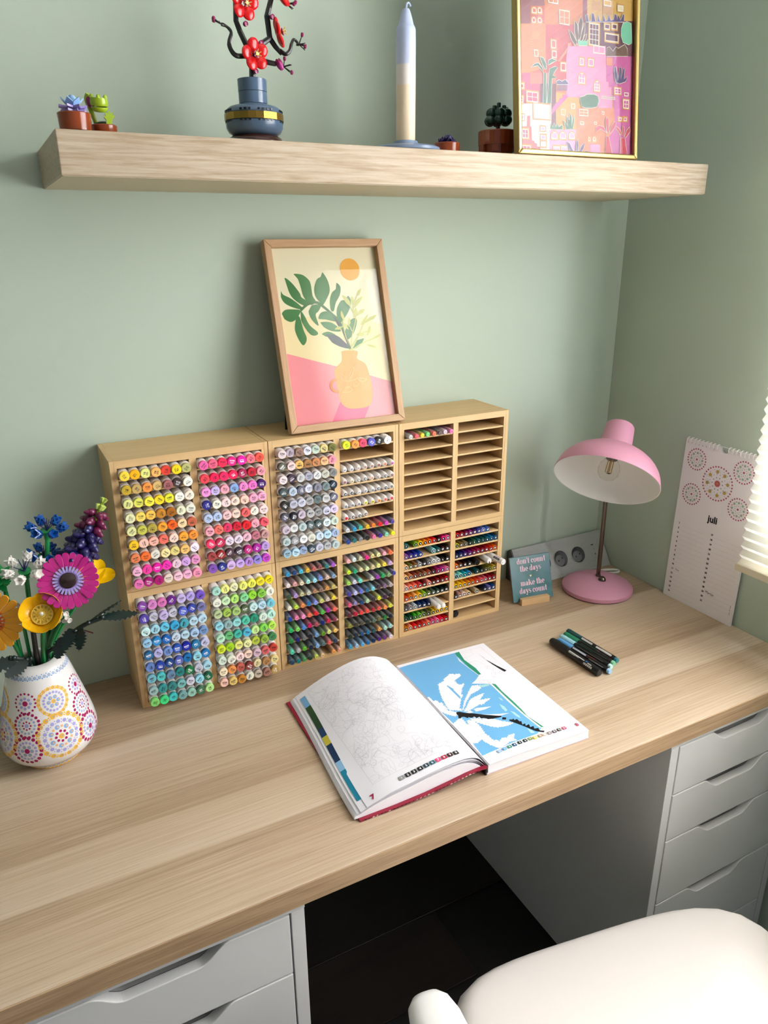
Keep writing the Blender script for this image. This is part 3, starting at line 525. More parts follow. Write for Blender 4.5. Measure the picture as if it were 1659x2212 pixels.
CLR = {(1, 1, 1): '''8|ddd 29c 4ba eb1 f83 e12 d4b 549
9|249 177 999 111 f7a 429 8db fe1''',
(1, 0, 0): '''1|29c 148 4bd eb3 c66 955 388 a5c
2|edd eaa edb aed 9de 79e ecb 8ac
3|353 b9d cc9 ccb b86 976 d94 cb6
4|eed ce4 f95 17b 89e dd7 dcb fd3
5|14a f8b f9c f75 e12 5b4 b2a f65
6|2b6 8d6 58d d16 b56 127 d25 835
7|284 227 777 223 7ad 692 ee9 fc6
8|5db bbb 6b3 124 8be 577 e66 346
9|257 188 5a6 243 cd6 ec9 _ fa5 ea8''',
(1, 0, 1): '''1|fbb dee cca e18 dc8 eea fab f74
2|ce2 1a7 eda dea dc9 ee8 fd4 cad
3|ad5 dde 6dc _ ccb 93a 1a5 8a7 449
4|43a ccf 67d 268 7cd 423 868 baa
5|e58 98b 147 bda 322 ee3 414 322
6|623 c13 f44 f54 b22 e54 f94 dd3
7|993 443 554 233 576 774 173 123
8|132 134 258 27a 255 ea5 bed add
9|4ad ace 6be 27b 136 528 738 ede''',
(2, 1, 0): '1|ccc f56 ed2 7d7 f75 655 ecd f7b'}
NUM = {(2, 0, 0): '''1|177:1 _ 8b2:3 fc1:4 f91:5 e61:6 e11:7 301:8 e17:9 f6a:10
2|95a:12 439:22 23a:13 14a:23 _ _ 9dd:15 166:16 311:19 322:20
3|fc9:14 773:23 963:22 aaa:25 333:20 888:21 eee:27 ddd:29 111:2 111:30
4|fc8:1 c85:2 943:3 953:4 964:5 a42:6 522:7 b26:9 b39:8 e7a:10
5|fcb:13 f86:15 f75:17 d33:14 711:16 f98:18 611:19 811:20 811:21 c12:22
6|d41:23 e71:11 fb6:26 fc2:12 8b2:27 673:28 454:29 243:24 122:25 122:30
7|555:31 a99:32 bcc:33 136:34 136:35 125:36
8|153:1 143:2 3a2:7 6b3:4 8a5:5 885:6 dc4:8 fb1:9 fc1:10 fc1:11
9|c71:14 f96:12 e22:15 c22:16 e43:17 f86:13 e58:18 f7a:19 e14:20 c11:21''',
(2, 0, 1): '''1|d12:1 a12:22 814:23 827:24 526:25 34a:26 89d:27 36b:28
2|bb2:1 863:10 875:2 132:4 264:5 166:6 155:7 167:8 17a:9 158:10
3|125:11 126:12 427:13 717:14 814:15 a14:16 812:17 a12:18 d31:19 e61:20
4|e71:35 631:37 311:45 222:34
5|9cc:1 8dc:2 2ab:3 28b:4 _ 155:6 122:7 663:8 aa3:9 ca3:10
6|eb1:11 fc1:12 fb2:13 d81:14 d61:17 d42:18 d55:19 d67:20 a13:21 911:22
7|322:21 c98:23 ecb:25 ec9:24 _ cb9:26 _ 124:27 66a:28 148:29'''}
HALF = ['left', 'right']; LEV = {1: 'upper', 0: 'lower'}
def row_z(top, r): return (ZM if top else ZD)+BBOT+(8-r)*PITCH
def place(name, parts, M, label, group, cat='marker'):
    t = thing(name, label, cat, M, group)
    for proto, col, nm in parts:
        c = dup(proto, t, col=col); c.name = nm
    return t
def code_mesh(txt, size, maxw, bars, ang, y):
    mb = MB(); K = T((0, y, 0)) @ RX(PI/2) @ RZ(ang)
    put_text(mb, txt, K @ T((0, .0014 if bars else 0, 0)), size, bold=.03, maxw=maxw)
    for i in range(bars):
        w_ = R.uniform(.0022, .0036)
        mb.add([(-w_, -.0019-.0013*i, 0), (w_, -.0019-.0013*i, 0), (w_, -.0014-.0013*i, 0), (-w_, -.0014-.0013*i, 0)], [(0, 1, 2, 3)], M=K)
    return mb
def lum(c): return .3*c[0]+.59*c[1]+.11*c[2]
def big_marker(key, r, i, tok, x, n):
    ci, top, half = key; h, code = tok.split(':'); col = H(h)
    d = {1: .0145, 0: .020}[top]+R.uniform(-.002, .002)
    M = T((x, YF-d, row_z(top, r)+.0079)) @ RZ(R.uniform(-.012, .012))
    lab = '%s-capped marker, %s from left, %s row, %s half of %s %s rack' % (word(h), ORD[i], ORD[r], HALF[half], LEV[top], COLN[ci])
    t = place('marker', [(BIG, None, 'barrel'), (CAP, col, 'end_cap')], M, lab, 'white markers with coloured caps in the racks')
    ang = R.choice([0, .35, -.4, .8, -.7, 1.3, -1.4, 2.4, 3.1, -2.6, .2, -.2])
    tcol = (1, 1, 1, 1) if lum(col) < .16 or (R.random() < .25 and lum(col) < .35) else H('121014')
    o = obj('printed_code', code_mesh(code, .0043, .0082, 1+(R.random() < .5), ang, -.00012), INKC, t, col=tcol)
    c = dup(CLIP, t, RY(R.uniform(-.9, .9))); c.name = 'cap_nub'
for key, txt in RACK.items():
    a, b = bay(key[0], key[2]); p = (b-a)/7
    for r, row in enumerate(txt.split('\n')):
        for i, tok in enumerate(row.split()): big_marker(key, r, i, tok, a+p*(i+.5), 7)
a, b = bay(1, 1)
for i, tok in enumerate(BIGROW.split()): big_marker((1, 1, 1), 0, i, tok, a+.0162*(i+.5), 6)
for line in SLIM.split('\n'):
    r, row = line.split('|'); r = int(r)-1
    for i, h in enumerate(row.split()):
        M = T((a+.0137*(i+.5), YF-.006+R.uniform(-.0015, .0015), row_z(1, r)+.0062))
        t = place('slim_marker', [(SL_B, None, 'barrel'), (SL_D, H(h), 'end_dot')], M,
                  'slim white marker with %s dot, %s from left, %s row of upper middle rack' % (word(h), ORD[i], ORD[r]), 'slim white markers in the middle rack')
        mb = code_mesh('%d' % R.randrange(10, 99), .0032, .0036, 0, R.uniform(-1, 1), -.0007)
        obj('printed_code', mb, INKC, t, col=(1, 1, 1, 1) if lum(H(h)) < .2 else H('222'))
for key, txt in CLR.items():
    a, b = bay(key[0], key[2])
    for line in txt.split('\n'):
        r, row = line.split('|'); r = int(r)-1; toks = row.split(); n = len(toks)
        p = min((b-a)/n, .0134 if key == (1, 1, 1) else .0127)
        q = 0
        for i, h in enumerate(toks):
            if h == '_': continue
            M = T((a+.001+p*(i+.5), YF-.0085+R.uniform(-.0018, .0012), row_z(key[1], r)+.0059))
            t = place('clear_capped_marker', [(CL_C, H(h), 'ink_core'), (CL_S, None, 'clear_cap'), (CL_P, H(h), 'end_plug')], M,
                      '%s clear-capped marker, %s from left, %s row, %s half of %s %s rack' % (word(h), ORD[q], ORD[r], HALF[key[2]], LEV[key[1]], COLN[key[0]]), 'clear-capped markers in the racks')
            q += 1
            obj('printed_code', code_mesh('%d' % R.randrange(100, 899), .0032, .0046, 0, R.uniform(-.3, .3), -.0026), INKC, t, col=tuple(x*.35 for x in H(h)[:3])+(1,))
for key, txt in NUM.items():
    a, b = bay(key[0], key[2])
    for line in txt.split('\n'):
        r, row = line.split('|'); r = int(r)-1; q = 0
        for i, tok in enumerate(row.split()):
            if tok == '_': continue
            h, num = tok.split(':'); p = (b-a)/10.1
            M = T((a+.0004+p*(i+.5), YF+.0010+R.uniform(-.001, .001), row_z(0, r)+.0053))
            t = place('numbered_pen', [(NU_B, H(h), 'barrel'), (NU_D, None, 'black_insert')], M,
                      '%s pen numbered %s, %s from left, %s row, %s half of lower right rack' % (word(h), num, ORD[q], ORD[r], HALF[key[2]]), 'numbered pens in the lower right rack', 'pen'); q += 1
            obj('printed_number', code_mesh(num, .0046, .0052, 0, R.uniform(-.5, .5), -.0002), INKC, t, col=(1, 1, 1, 1))
# loose pens lying in the lower right rack
a, b = bay(2, 0)
for k, x in enumerate((.0685, .0800)):
    t = thing('white_fineliner', ('left' if k == 0 else 'right')+' one of two white clear-capped pens sticking out above the ninth row', 'pen', T((a+x, YF-.024, row_z(0, 6)+.0058)) @ RZ(.03*(k-.5)), 'two white pens poking out of the rack')
    obj('barrel', lath([(0, .12), (.005, .12), (.005, .026), (.0048, .024), (0, .024)], 14), WHITE, t)
    obj('cap', lath([(0, .030), (.0056, .030), (.0056, .003), (.0045, .0007), (.003, 0), (0, 0)], 14), WHITE, t)
    obj('clip', MB().box(-.001, .006, .0054, .001, .030, .0068), glass('clear_clip', (.9, .9, .9, 1)) if k == 0 else bpy.data.materials['clear_clip'], t, bevel=.0003)
a, b = bay(2, 1)
t = thing('black_pen', 'plain black pen lying beside the white pens in the fourth row', 'pen', T((a+.053, YF-.006, row_z(0, 3)+.0066)))
obj('barrel', lath([(0, .118), (.0060, .118), (.0063, .115), (.0063, .0012), (.0058, 0), (.0030, 0), (.0026, -.0012), (0, -.0012)], 16), BLACK, t)
t = thing('white_pen', 'white paint pen with black clip slot in the fourth row of lower right rack', 'pen', T((a+.0800, YF-.010, row_z(0, 3)+.0064)) @ RZ(-.04))
obj('barrel', lath([(0, .118), (.0060, .118), (.0062, .115), (.0062, .0015), (.0055, 0), (0, 0)], 16), WHITE, t)
obj('clip', MB().box(-.0014, -.0004, -.0066, .0014, .028, -.0010), BLACK, t, bevel=.0005)
t = thing('white_pen', 'white pen with barcode label, sticking out furthest at right of the rack', 'pen', T((a+.1015, YF-.030, row_z(0, 3)+.0068)) @ RZ(.05))
obj('barrel', lath([(0, .118), (.0064, .118), (.0066, .115), (.0066, .0015), (.006, 0), (.0048, 0), (.0046, .0008), (.0028, .0008), (.0026, 0), (0, 0)], 18), WHITE, t)
lb = MB(); K = RY(-.35)
def wrap(mb, x0, x1, y0, y1, col, r=.00668):
    n = 4; vs = []
    for k in range(n+1):
        q = (x0+(x1-x0)*k/n)/r; vs += [(r*math.sin(q), y0, r*math.cos(q)), (r*math.sin(q), y1, r*math.cos(q))]
    mb.add(vs, [(2*k, 2*k+2, 2*k+3, 2*k+1) for k in range(n)], 0, False, col, K)
wrap(lb, -.0058, -.0016, .008, .027, H('111'))
for k in range(11): wrap(lb, 0, .0042, .009+.0016*k, .009+.0016*k+(.0009 if k % 3 else .0005), H('222'))
for k in range(6): wrap(lb, -.0042, -.0032, .010+.0024*k, .0115+.0024*k, H('ddd'), .00672)
obj('label_print', lb, PRINT, t)
put = MB(); put_text(put, 'y', T((0, .0006, 0)) @ RX(PI/2), .004, bold=.05); obj('printed_mark', put, INK, t)
t = thing('black_marker', 'short black marker lying alone in the lowest right compartment', 'marker', T((a+.0095, YF+.003, row_z(0, 8)+.0083)) @ RZ(.10))
obj('barrel', lath([(0, .10), (.0075, .10), (.0080, .096), (.0080, .003), (.0070, .0006), (.0045, 0), (.004, -.0014), (0, -.0014)], 18), BLACK, t)
for p in PROTO: bpy.data.objects.remove(p)
# ------------------------------------------------------------ print helpers
def pts_of(s): return [tuple(int(k)/1e4 for k in q.split(',')) for q in s.split()]
def clip(pts, x0, y0, x1, y1):
    for ax, lim, sg in ((0, x0, 1), (0, x1, -1), (1, y0, 1), (1, y1, -1)):
        out = []
        for a, b in zip(pts, pts[1:]+pts[:1]):
            ia, ib = (a[ax]-lim)*sg >= 0, (b[ax]-lim)*sg >= 0
            if ia: out.append(a)
            if ia != ib:
                t = (lim-a[ax])/(b[ax]-a[ax]); out.append((a[0]+t*(b[0]-a[0]), a[1]+t*(b[1]-a[1])))
        pts = out
        if not pts: return []
    return pts
def frame_bars(t, w_, h_, b, d, m, names='frame_bar', bev=.0012):
    """four mitred bars, back face in the plane z = 0, front at z = d"""
    o = [(0, 0), (w_, 0), (w_, h_), (0, h_)]; i = [(b, b), (w_-b, b), (w_-b, h_-b), (b, h_-b)]
    for k in range(4):
        k2 = (k+1) % 4
        obj(names, MB().prism([o[k], o[k2], i[k2], i[k]], 0, d), m[k % 2] if isinstance(m, list) else m, t, bevel=bev)

# ------------------------------------------------------------ plant print leaning on the racks
FW, FH = .2239, .327
dirv = Vector((0, .088, .314)).normalized()
fm = axes((-.846, -.103, ZT+.0002), (1, 0, 0), dirv, Vector((1, 0, 0)).cross(dirv))
t = thing('picture_frame', 'oak-framed plant print leaning back on top of the marker racks', 'picture frame', fm)
OAKF = wood('oak_frame', ['8d6a48', 'b08a63', 'c6a27b', 'd6b792'], (140, 8, 140), .5, .4, .25, (30, 1.5, 30), tone=.2)
OAKG = wood('oak_frame_rail', ['8d6a48', 'b08a63', 'c6a27b', 'd6b792'], (8, 140, 140), .5, .4, .25, (1.5, 30, 30), tone=.2)
frame_bars(t, FW, FH, .0125, .018, [OAKG, OAKF])
DK = mat('black_board', '0b0b0b', .8)
obj('backing_board', MB().box(.006, .006, .0005, FW-.006, FH-.006, .003), DK, t)
pr = MB(); b = .0122; X1, Y1 = FW-b, FH-b; zz = .0065
DIM = lambda c, f: tuple(q*f for q in c[:3])+(1,)
pr.poly([(b, b), (X1, b), (X1, Y1), (b, Y1)], zz, col=DIM(H('ece3bd'), .86))
for k, q in enumerate(PLANT_POLYS.split(';')):
    c, s_ = q.split(' ', 1); pp = pts_of(s_)
    if c in ('3f6f3c', 'c3c56c', '46504e', 'f09420', 'f0942f'): pp = spl2(pp, 4, True)
    if c == '3f6f3c' or c == '46504e': c = {'3f6f3c': '3f7a3e', '46504e': '454f50'}[c]
    if c.startswith('f0942'): c = 'f3a04a'
    pp = clip(pp, b, b, X1, Y1)
    if len(pp) > 2: pr.poly(pp, zz+.00006*(1+k*.25), col=DIM(H(c), .86))
for k, q in enumerate(PLANT_LINES.split(';')):
    c, wd, s_ = q.split(' ', 2); pr.line(spl2(pts_of(s_), 5), int(wd)*.217e0/1270*1.0, zz+.0006+.00002*k, col=DIM(H(c), .86))
pr.disc(PLANT_SUN[0]/1e4, PLANT_SUN[1]/1e4, PLANT_SUN[2]/1e4, zz+.0003, 32, col=DIM(H('f2ac3c'), .86))
obj('plant_print', pr, PRINT, t)
obj('glass_pane', MB().box(.008, .008, .0085, FW-.008, FH-.008, .0098), glass('picture_glass', (1, 1, 1, 1), 1.5), t)
obj('easel_leg', MB().prism([(.010, .0), (.062, .0), (.062, .17), (.022, .20)], -.0015, .0015), DK, t, M=T((0, .0105, -.0398)) @ RX(.205), bevel=.0004)
# ------------------------------------------------------------ gold-framed town print on the shelf
gd = Vector((0, .025, .215)).normalized()
gm = axes((-.4909, -.235, 1.6070), (1, 0, 0), gd, Vector((1, 0, 0)).cross(gd))
t = thing('picture_frame', 'gold-framed print of colourful stacked houses at right end of shelf', 'picture frame', gm)
GOLD = mat('gold_frame', 'b39a62', .30, 1.0, bump=.03, bscale=400)
GW, GH = .2555, .355
frame_bars(t, GW, GH, .0085, .014, GOLD, bev=.0022)
obj('backing_board', MB().box(.004, .004, .0005, GW-.004, GH-.004, .003), DK, t)
cp = MB(); b = .0082; X1, Y1 = GW-b, GH-b; zz = .005; k = 0
for q in CITY_POLYS.split(';'):
    c, s_ = q.split(' ', 1); pp = clip(pts_of(s_), b, b, X1, Y1); k += 1
    if len(pp) > 2: cp.poly(pp, zz+.00003*k, col=H(c))
CREAM = H('efe3cb')
def jit(pp, a=.0004): return [(x+R.uniform(-a, a), y+R.uniform(-a, a)) for x, y in pp]
for q in CITY_WINDOWS.split(';'):
    x0, y0, x1, y1, fr, ins, nx, ny, ar = q.split(','); x0, y0, x1, y1 = (int(v)/1e4 for v in (x0, y0, x1, y1)); nx, ny, ar = int(nx), int(ny), int(ar)
    if x1 > X1-.001: x1 = X1-.001
    if x0 >= x1: continue
    def shape(e):
        a, c_, d, f_ = x0+e, y0+e, x1-e, y1-e
        if ar:
            return [(a, c_), (d, c_), (d, c_+(f_-c_)*.55)]+[((a+d)/2+(d-a)/2*math.cos(g_), c_+(f_-c_)*.55+(f_-c_)*.45*math.sin(g_)) for g_ in (.5, 1.0, 1.57, 2.1, 2.6)]+[(a, c_+(f_-c_)*.55)]
        return jit([(a, c_), (d, c_), (d, f_), (a, f_)])
    e = 0
    if fr != '-': cp.poly(clip(shape(-.0011), b, b, X1, Y1), zz+.0012, col=H(fr)); e = .0012
    if nx: cp.poly(clip(shape(e-.0006), b, b, X1, Y1) or shape(e), zz+.00125, col=CREAM)
    if ins != '-' and (nx or fr != '-') or nx:
        g0 = .0009; iw = (x1-x0-2*e-g0*(nx+1))/max(nx, 1); ih = (y1-y0-2*e-g0*(ny+1))/max(ny, 1)
        col_ = H(ins) if ins != '-' else H('d4702f')
        for i in range(max(nx, 1)):
            for j in range(max(ny, 1)):
                ax, ay = x0+e+g0+i*(iw+g0), y0+e+g0+j*(ih+g0)
                if iw > 0 and ih > 0 and nx: cp.poly(jit([(ax, ay), (ax+iw, ay), (ax+iw, ay+ih), (ax, ay+ih)], .0002), zz+.0013, col=col_)
for q in CITY_PLANTS.split(';'):
    c, kk, s_ = q.split(' ', 2); pp = clip(pts_of(s_), b, b, X1, Y1)
    if len(pp) < 3: continue
    if kk == '1':
        cp.line(pp, .0016, zz+.0014+.00001*k, col=CREAM, closed=True); k += 1
    cp.poly(pp, zz+.00142+.00001*k, col=H(c))
for i in range(9):                                                  # little white fence
    cp.line([(.206-.0032*i, .0925), (.206-.0032*i, .0985)], .0008, zz+.0018, col=CREAM)
cp.line([(.177, .0955), (.2095, .0955)], .0008, zz+.0018, col=CREAM); cp.line([(.177, .0930), (.2095, .0930)], .0008, zz+.0018, col=CREAM)
for i in range(5): cp.line([(.0315, .152+.0035*i), (.0375, .152+.0035*i)], .0009, zz+.0018, col=H('e8944c'))
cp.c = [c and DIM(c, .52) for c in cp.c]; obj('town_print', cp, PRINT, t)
obj('glass_pane', MB().box(.006, .006, .0072, GW-.006, GH-.006, .0082), bpy.data.materials['picture_glass'], t)
obj('easel_leg', MB().prism([(.09, .0), (.16, .0), (.15, .22), (.10, .22)], -.0015, .0015), DK, t, M=T((0, .0095, -.0655)) @ RX(.29), bevel=.0004)

# ------------------------------------------------------------ open colouring book
th = -.0314
bk = thing('colouring_book', 'open colour-by-number book with a half coloured blue palm page', 'book', T((-.728, -.550, ZD)) @ RZ(th))
PAPER = mat('book_paper', 'f1eef3', .7, spec=.2); REDC = mat('crimson_cover', '8e1030', .45); COVI = mat('dark_cover_inside', '1b1216', .6)
BH = .308
def prof_pts(P, n=28): return [(p.x, p.y) for p in spline([(a, b_, 0) for a, b_ in P], n)]
near = [(-.193, .0175), (-.155, .0288), (-.117, .0350), (-.070, .0420), (-.034, .0432), (-.013, .0372), (-.0015, .0262), (.004, .0182)]
far = [(-.180, .0150), (-.136, .0362), (-.085, .0520), (-.045, .0530), (-.014, .0400), (.000, .0250), (.008, .0150), (.011, .0140)]
NP = prof_pts(near, 5); FP = prof_pts(far, 5); NR = 14
def sheet(dz, dx, y0=0.0, y1=BH, end=0):
    """curved leaf; dz lowers it, dx slides its fore edge"""
    vs = []; m_ = len(NP)
    for j in range(NR+1):
        tt = j/NR; y = y0+(y1-y0)*tt; e = tt*tt*(3-2*tt)
        for k in range(m_):
            a = k/(m_-1); x = NP[k][0]*(1-e)+FP[k][0]*e; z = NP[k][1]*(1-e)+FP[k][1]*e
            vs.append((x-dx*(1-a), y, max(z-dz*(1-.25*a), .0036)))
    return vs, [(j*m_+k, j*m_+k+1, (j+1)*m_+k+1, (j+1)*m_+k) for j in range(NR) for k in range(m_-1)]
top_leaf = obj('page', MB().add(*sheet(0, 0), 0, True), PAPER, bk)
for i, (dz, dx) in enumerate(((.0040, .010), (.0070, .015), (.0090, .017))):
    obj('page', MB().add(*sheet(dz, dx, y0=.001*i), 0, True), PAPER, bk)
COVP = ((-.2060, .0), (-.150, .0012), (-.100, .0045), (-.060, .0095), (-.030, .0140), (-.008, .0155), (.004, .0150))
def covz(x):
    for (a, za), (c, zc) in zip(COVP, COVP[1:]):
        if x <= c: return za+(zc-za)*max(0, x-a)/(c-a)
    return .0150
# leaves below, as a solid block with an uneven fore edge, and the cover board
mb = MB(); a_, f_ = sheet(.0105, .0185, .001); b_ = [(x-.001, y, min(covz(x)+.0033, z-.0008)) for x, y, z in a_]
n_ = len(a_); m_ = len(NP)
mb.add(a_+b_, f_+[tuple(q+n_ for q in f) for f in f_]+[(k, n_+k, n_+k+1, k+1) for k in range(m_-1)]+[(NR*m_+k, NR*m_+k+1, n_+NR*m_+k+1, n_+NR*m_+k) for k in range(m_-1)]+[(j*m_, (j+1)*m_, n_+(j+1)*m_, n_+j*m_) for j in range(NR)], 0, False)
obj('page_block', mb, PAPER, bk)
cv = []
for y in (-.0045, BH+.002):
    for x, z in COVP:
        cv.append((x, y, z+.0032)); cv.append((x, y, z+.0004))
m_ = 14; fs = []
for k in range(6): fs += [(2*k, 2*k+2, m_+2*k+2, m_+2*k), (2*k+1, m_+2*k+1, m_+2*k+3, 2*k+3), (2*k, 2*k+1, 2*k+3, 2*k+2), (m_+2*k, m_+2*k+2, m_+2*k+3, m_+2*k+1)]
fs += [(0, m_, m_+1, 1), (12, 13, m_+13, m_+12)]
obj('cover', MB().add(cv, fs), REDC, bk)
cm = MB()
for k in range(46):                                                 # printed ornament along the cover's edge
    a = R.random()
    if k < 30:
        x = -.2+.19*k/30; z = [0, .0006, .0045, .0095, .0140, .0155][min(5, int((x+.2)/.038))]
        q = (x+.2060); z = .0004+.0012*(q/.056) if q < .056 else .0016+.0033*((q-.056)/.05) if q < .106 else .0049+.005*((q-.106)/.04) if q < .146 else .0099+.0045*((q-.146)/.03) if q < .176 else .0146
        cm.add([(x, -.0047, z+.0003), (x+.002+.003*a, -.0047, z+.0005), (x+.003, -.0047, z+.0024), (x+.001, -.0047, z+.0020)], [(0, 1, 2, 3)], col=H(R.choice(['e6d6c4', 'c9a0a8', '3c0a16', 'e9e0d6'])))
    else:
        y = .02+.018*(k-30); cm.add([(-.2062, y, .0006), (-.2062, y+.007+.006*a, .0006), (-.2062, y+.006, .0022), (-.2062, y+.001, .0020)], [(0, 1, 2, 3)], col=H(R.choice(['c8b24a', '6f8f3a', '2a1a14', 'd8c9a0'])))
obj('cover_print', cm, PRINT, bk)
# right-hand block
RW = .2015
rb = MB(); q = []
for y in (0, BH):
    for x, z in ((.0085, .0165), (.020, .0180), (.08, .0172), (.14, .0165), (RW, .0158)): q += [(x, y, z), (x, y, .0024)]
fs = []
for k in range(4): fs += [(2*k, 2*k+2, 12+2*k-2+0, 10+2*k)] if False else [(2*k, 2*k+2, 10+2*k+2, 10+2*k), (2*k+1, 10+2*k+1, 10+2*k+3, 2*k+3), (2*k, 2*k+1, 2*k+3, 2*k+2), (10+2*k, 10+2*k+2, 10+2*k+3, 10+2*k+1)]
fs += [(0, 10, 11, 1), (8, 9, 19, 18)]
obj('page_block', rb.add(q, fs), PAPER, bk)
obj('cover', MB().box(.006, -.001, 0, RW+.0008, BH+.001, .0024), mat('pale_cover_back', 'd9c6cc', .5), bk, bevel=.0004)
obj('spine', MB().box(.0035, -.001, .0, .0060, BH+.001, .0172), COVI, bk)
obj('loose_page', MB().add([(.010, -.0012, .0183), (.06, -.0012, .0190), (.12, -.0010, .0178), (RW-.0005, -.0008, .0162), (.010, BH, .0183), (.06, BH, .0182), (.12, BH, .0172), (RW-.0005, BH, .0162)], [(0, 1, 5, 4), (1, 2, 6, 5), (2, 3, 7, 6)], 0, True), PAPER, bk)
def zr(x, y):
    kx = [(.010, .0183), (.06, .0190-.0008*y/BH), (.12, .0178-.0006*y/BH), (RW, .0162)]
    for (a, za), (b2, zb) in zip(kx, kx[1:]):
        if x <= b2: return za+(zb-za)*max(0, (x-a))/(b2-a)
    return .0162
def zl(x, y):
    tt = max(0, min(1, y/BH)); e = tt*tt*(3-2*tt); m_ = len(NP); px = pz = None
    for k in range(m_):
        xx = NP[k][0]*(1-e)+FP[k][0]*e; z = NP[k][1]*(1-e)+FP[k][1]*e
        if px is not None and px <= x <= xx: return pz+(z-pz)*(x-px)/(xx-px or 1)
        px, pz = xx, z
    return pz if x > px else NP[0][1]*(1-e)+FP[0][1]*e
def dense(pts, step=.006):
    out = []
    for a, c in zip(pts, pts[1:]+pts[:1]):
        n = max(1, int(math.hypot(c[0]-a[0], c[1]-a[1])/step))
        out += [(a[0]+(c[0]-a[0])*i/n, a[1]+(c[1]-a[1])*i/n) for i in range(n)]
    return out
def lay(mb, pts, zf, dz, col, cells=.02):
    """print a patch on a curved sheet, cut into strips so that it follows it"""
    x0 = min(q[0] for q in pts); x1 = max(q[0] for q in pts); n = max(1, math.ceil((x1-x0)/cells)); ys = [q[1] for q in pts]
    for i in range(n):
        c = clip(pts, x0+(x1-x0)*i/n, min(ys)-1, x0+(x1-x0)*(i+1)/n, max(ys)+1)
        c = [q for j, q in enumerate(c) if math.hypot(q[0]-c[j-1][0], q[1]-c[j-1][1]) > 1e-6]
        if len(c) > 2:
            a = sum(p[0]*q[1]-q[0]*p[1] for p, q in zip(c, c[1:]+c[:1]))
            if abs(a) < 1e-8: continue
            if a < 0: c = c[::-1]
            mb.add([(x, y, zf(x, y)+dz) for x, y in c], [tuple(range(len(c)))], col=col)
def teeth(P, step=.0042, amp=.0017):
    """saw edge like a palm frond's"""
    q = random.Random(len(P)); a = sum(p[0]*r_[1]-r_[0]*p[1] for p, r_ in zip(P, P[1:]+P[:1])); sg = 1 if a > 0 else -1; out = []
    for p, r_ in zip(P, P[1:]+P[:1]):
        L_ = math.hypot(r_[0]-p[0], r_[1]-p[1]); n = int(L_/step); out.append(p)
        nx, ny = (r_[1]-p[1])/(L_ or 1)*sg, -(r_[0]-p[0])/(L_ or 1)*sg
        for i in range(n):
            u = (i+.55)/(n+.3); v = min(.98, u+.28/(n+.3)); e = amp*q.uniform(.3, 1.3)
            out += [(p[0]+(r_[0]-p[0])*u+nx*e, p[1]+(r_[1]-p[1])*u+ny*e), (p[0]+(r_[0]-p[0])*v-nx*e*.3, p[1]+(r_[1]-p[1])*v-ny*e*.3)]
    return out
pg = MB(); BOX = (.013, .030, RW-.014, BH-.010)
for k, q in enumerate(PAGE_POLYS.split(';')):
    c, s_ = q.split(' ', 1); pp = pts_of(s_)
    if c == 'f1eef3' and len(pp) > 6 and k > 4: pp = teeth(pp)
    pp = clip(pp, .0105, .012, RW-.006, BH-.008)
    if len(pp) > 2: lay(pg, pp, zr, .0003+.000012*k, H(c), .03)
LINE = H('bfbcc1')
def doodles(mb, box, zf, n, seed, dz, skip=None):
    """colour-by-number outlines: rounded cells, leaf shapes and long wandering lines"""
    q = random.Random(seed); x0, y0, x1, y1 = box
    inb = lambda p: x0 < p[0] < x1 and y0 < p[1] < y1 and not (skip and skip(*p))
    for i in range(n):
        cx, cy = q.uniform(x0, x1), q.uniform(y0, y1); r_ = q.choice([.004, .006, .009, .014, .02]); el = q.uniform(.3, 1); an = q.uniform(0, PI); m = 10
        if q.random() < .6:
            ph = [q.uniform(.65, 1.3) for _ in range(m)]
            pp = [(cx+r_*ph[j]*(math.cos(2*PI*j/m)*math.cos(an)-el*math.sin(2*PI*j/m)*math.sin(an)), cy+r_*ph[j]*(math.cos(2*PI*j/m)*math.sin(an)+el*math.sin(2*PI*j/m)*math.cos(an))) for j in range(m)]
            pp = spl2(pp, 3, True); pp.append(pp[0])
        else:
            pp = [(cx, cy)]; a = q.uniform(0, 2*PI)
            for j in range(q.randrange(5, 14)):
                a += q.gauss(0, .45); pp.append((pp[-1][0]+.006*math.cos(a), pp[-1][1]+.006*math.sin(a)))
            pp = spl2(pp, 3)
        run = []
        for p in pp+[None]:
            if p is not None and inb(p): run.append(p)
            else:
                if len(run) > 2: mb.line(run, .00026, dz, col=LINE, zf=zf)
                run = []
        if inb((cx, cy)): mb.add([(cx+dx, cy+dy, zf(cx, cy)+dz) for dx, dy in ((-.0003, -.0004), (.0003, -.0004), (.0003, .0004), (-.0003, .0004))], [(0, 1, 2, 3)], col=H('9a979c'))
    for a, c in (((x0, y0), (x1, y0)), ((x1, y0), (x1, y1)), ((x0, y1), (x1, y1)), ((x0, y0), (x0, y1))):
        pp = [(a[0]+(c[0]-a[0])*j/24, a[1]+(c[1]-a[1])*j/24) for j in range(25)]; mb.line(pp, .0003, dz, col=LINE, zf=zf)
doodles(pg, BOX, zr, 150, 3, .00018)
def swatches(mb, P, cols, chars, zf, size, rot=0.0):
    for (x, y), c, ch in zip(P, cols, chars):
        s_ = size/2; mb.add([(x+a, y+b_, zf(x+a, y+b_)+.0013) for a, b_ in ((-s_, -s_), (s_, -s_), (s_, s_), (-s_, s_))], [(0, 1, 2, 3)], col=H(c))
        sl_ = math.atan2(zf(x+.004, y)-zf(x-.004, y), .008)
        put_text(mb, ch, T((x, y, zf(x, y)+.0015)) @ RY(-sl_), size*.75, col=H('f4f4f4') if c not in ('dcb', 'ec4') else H('fff'), bold=.03)
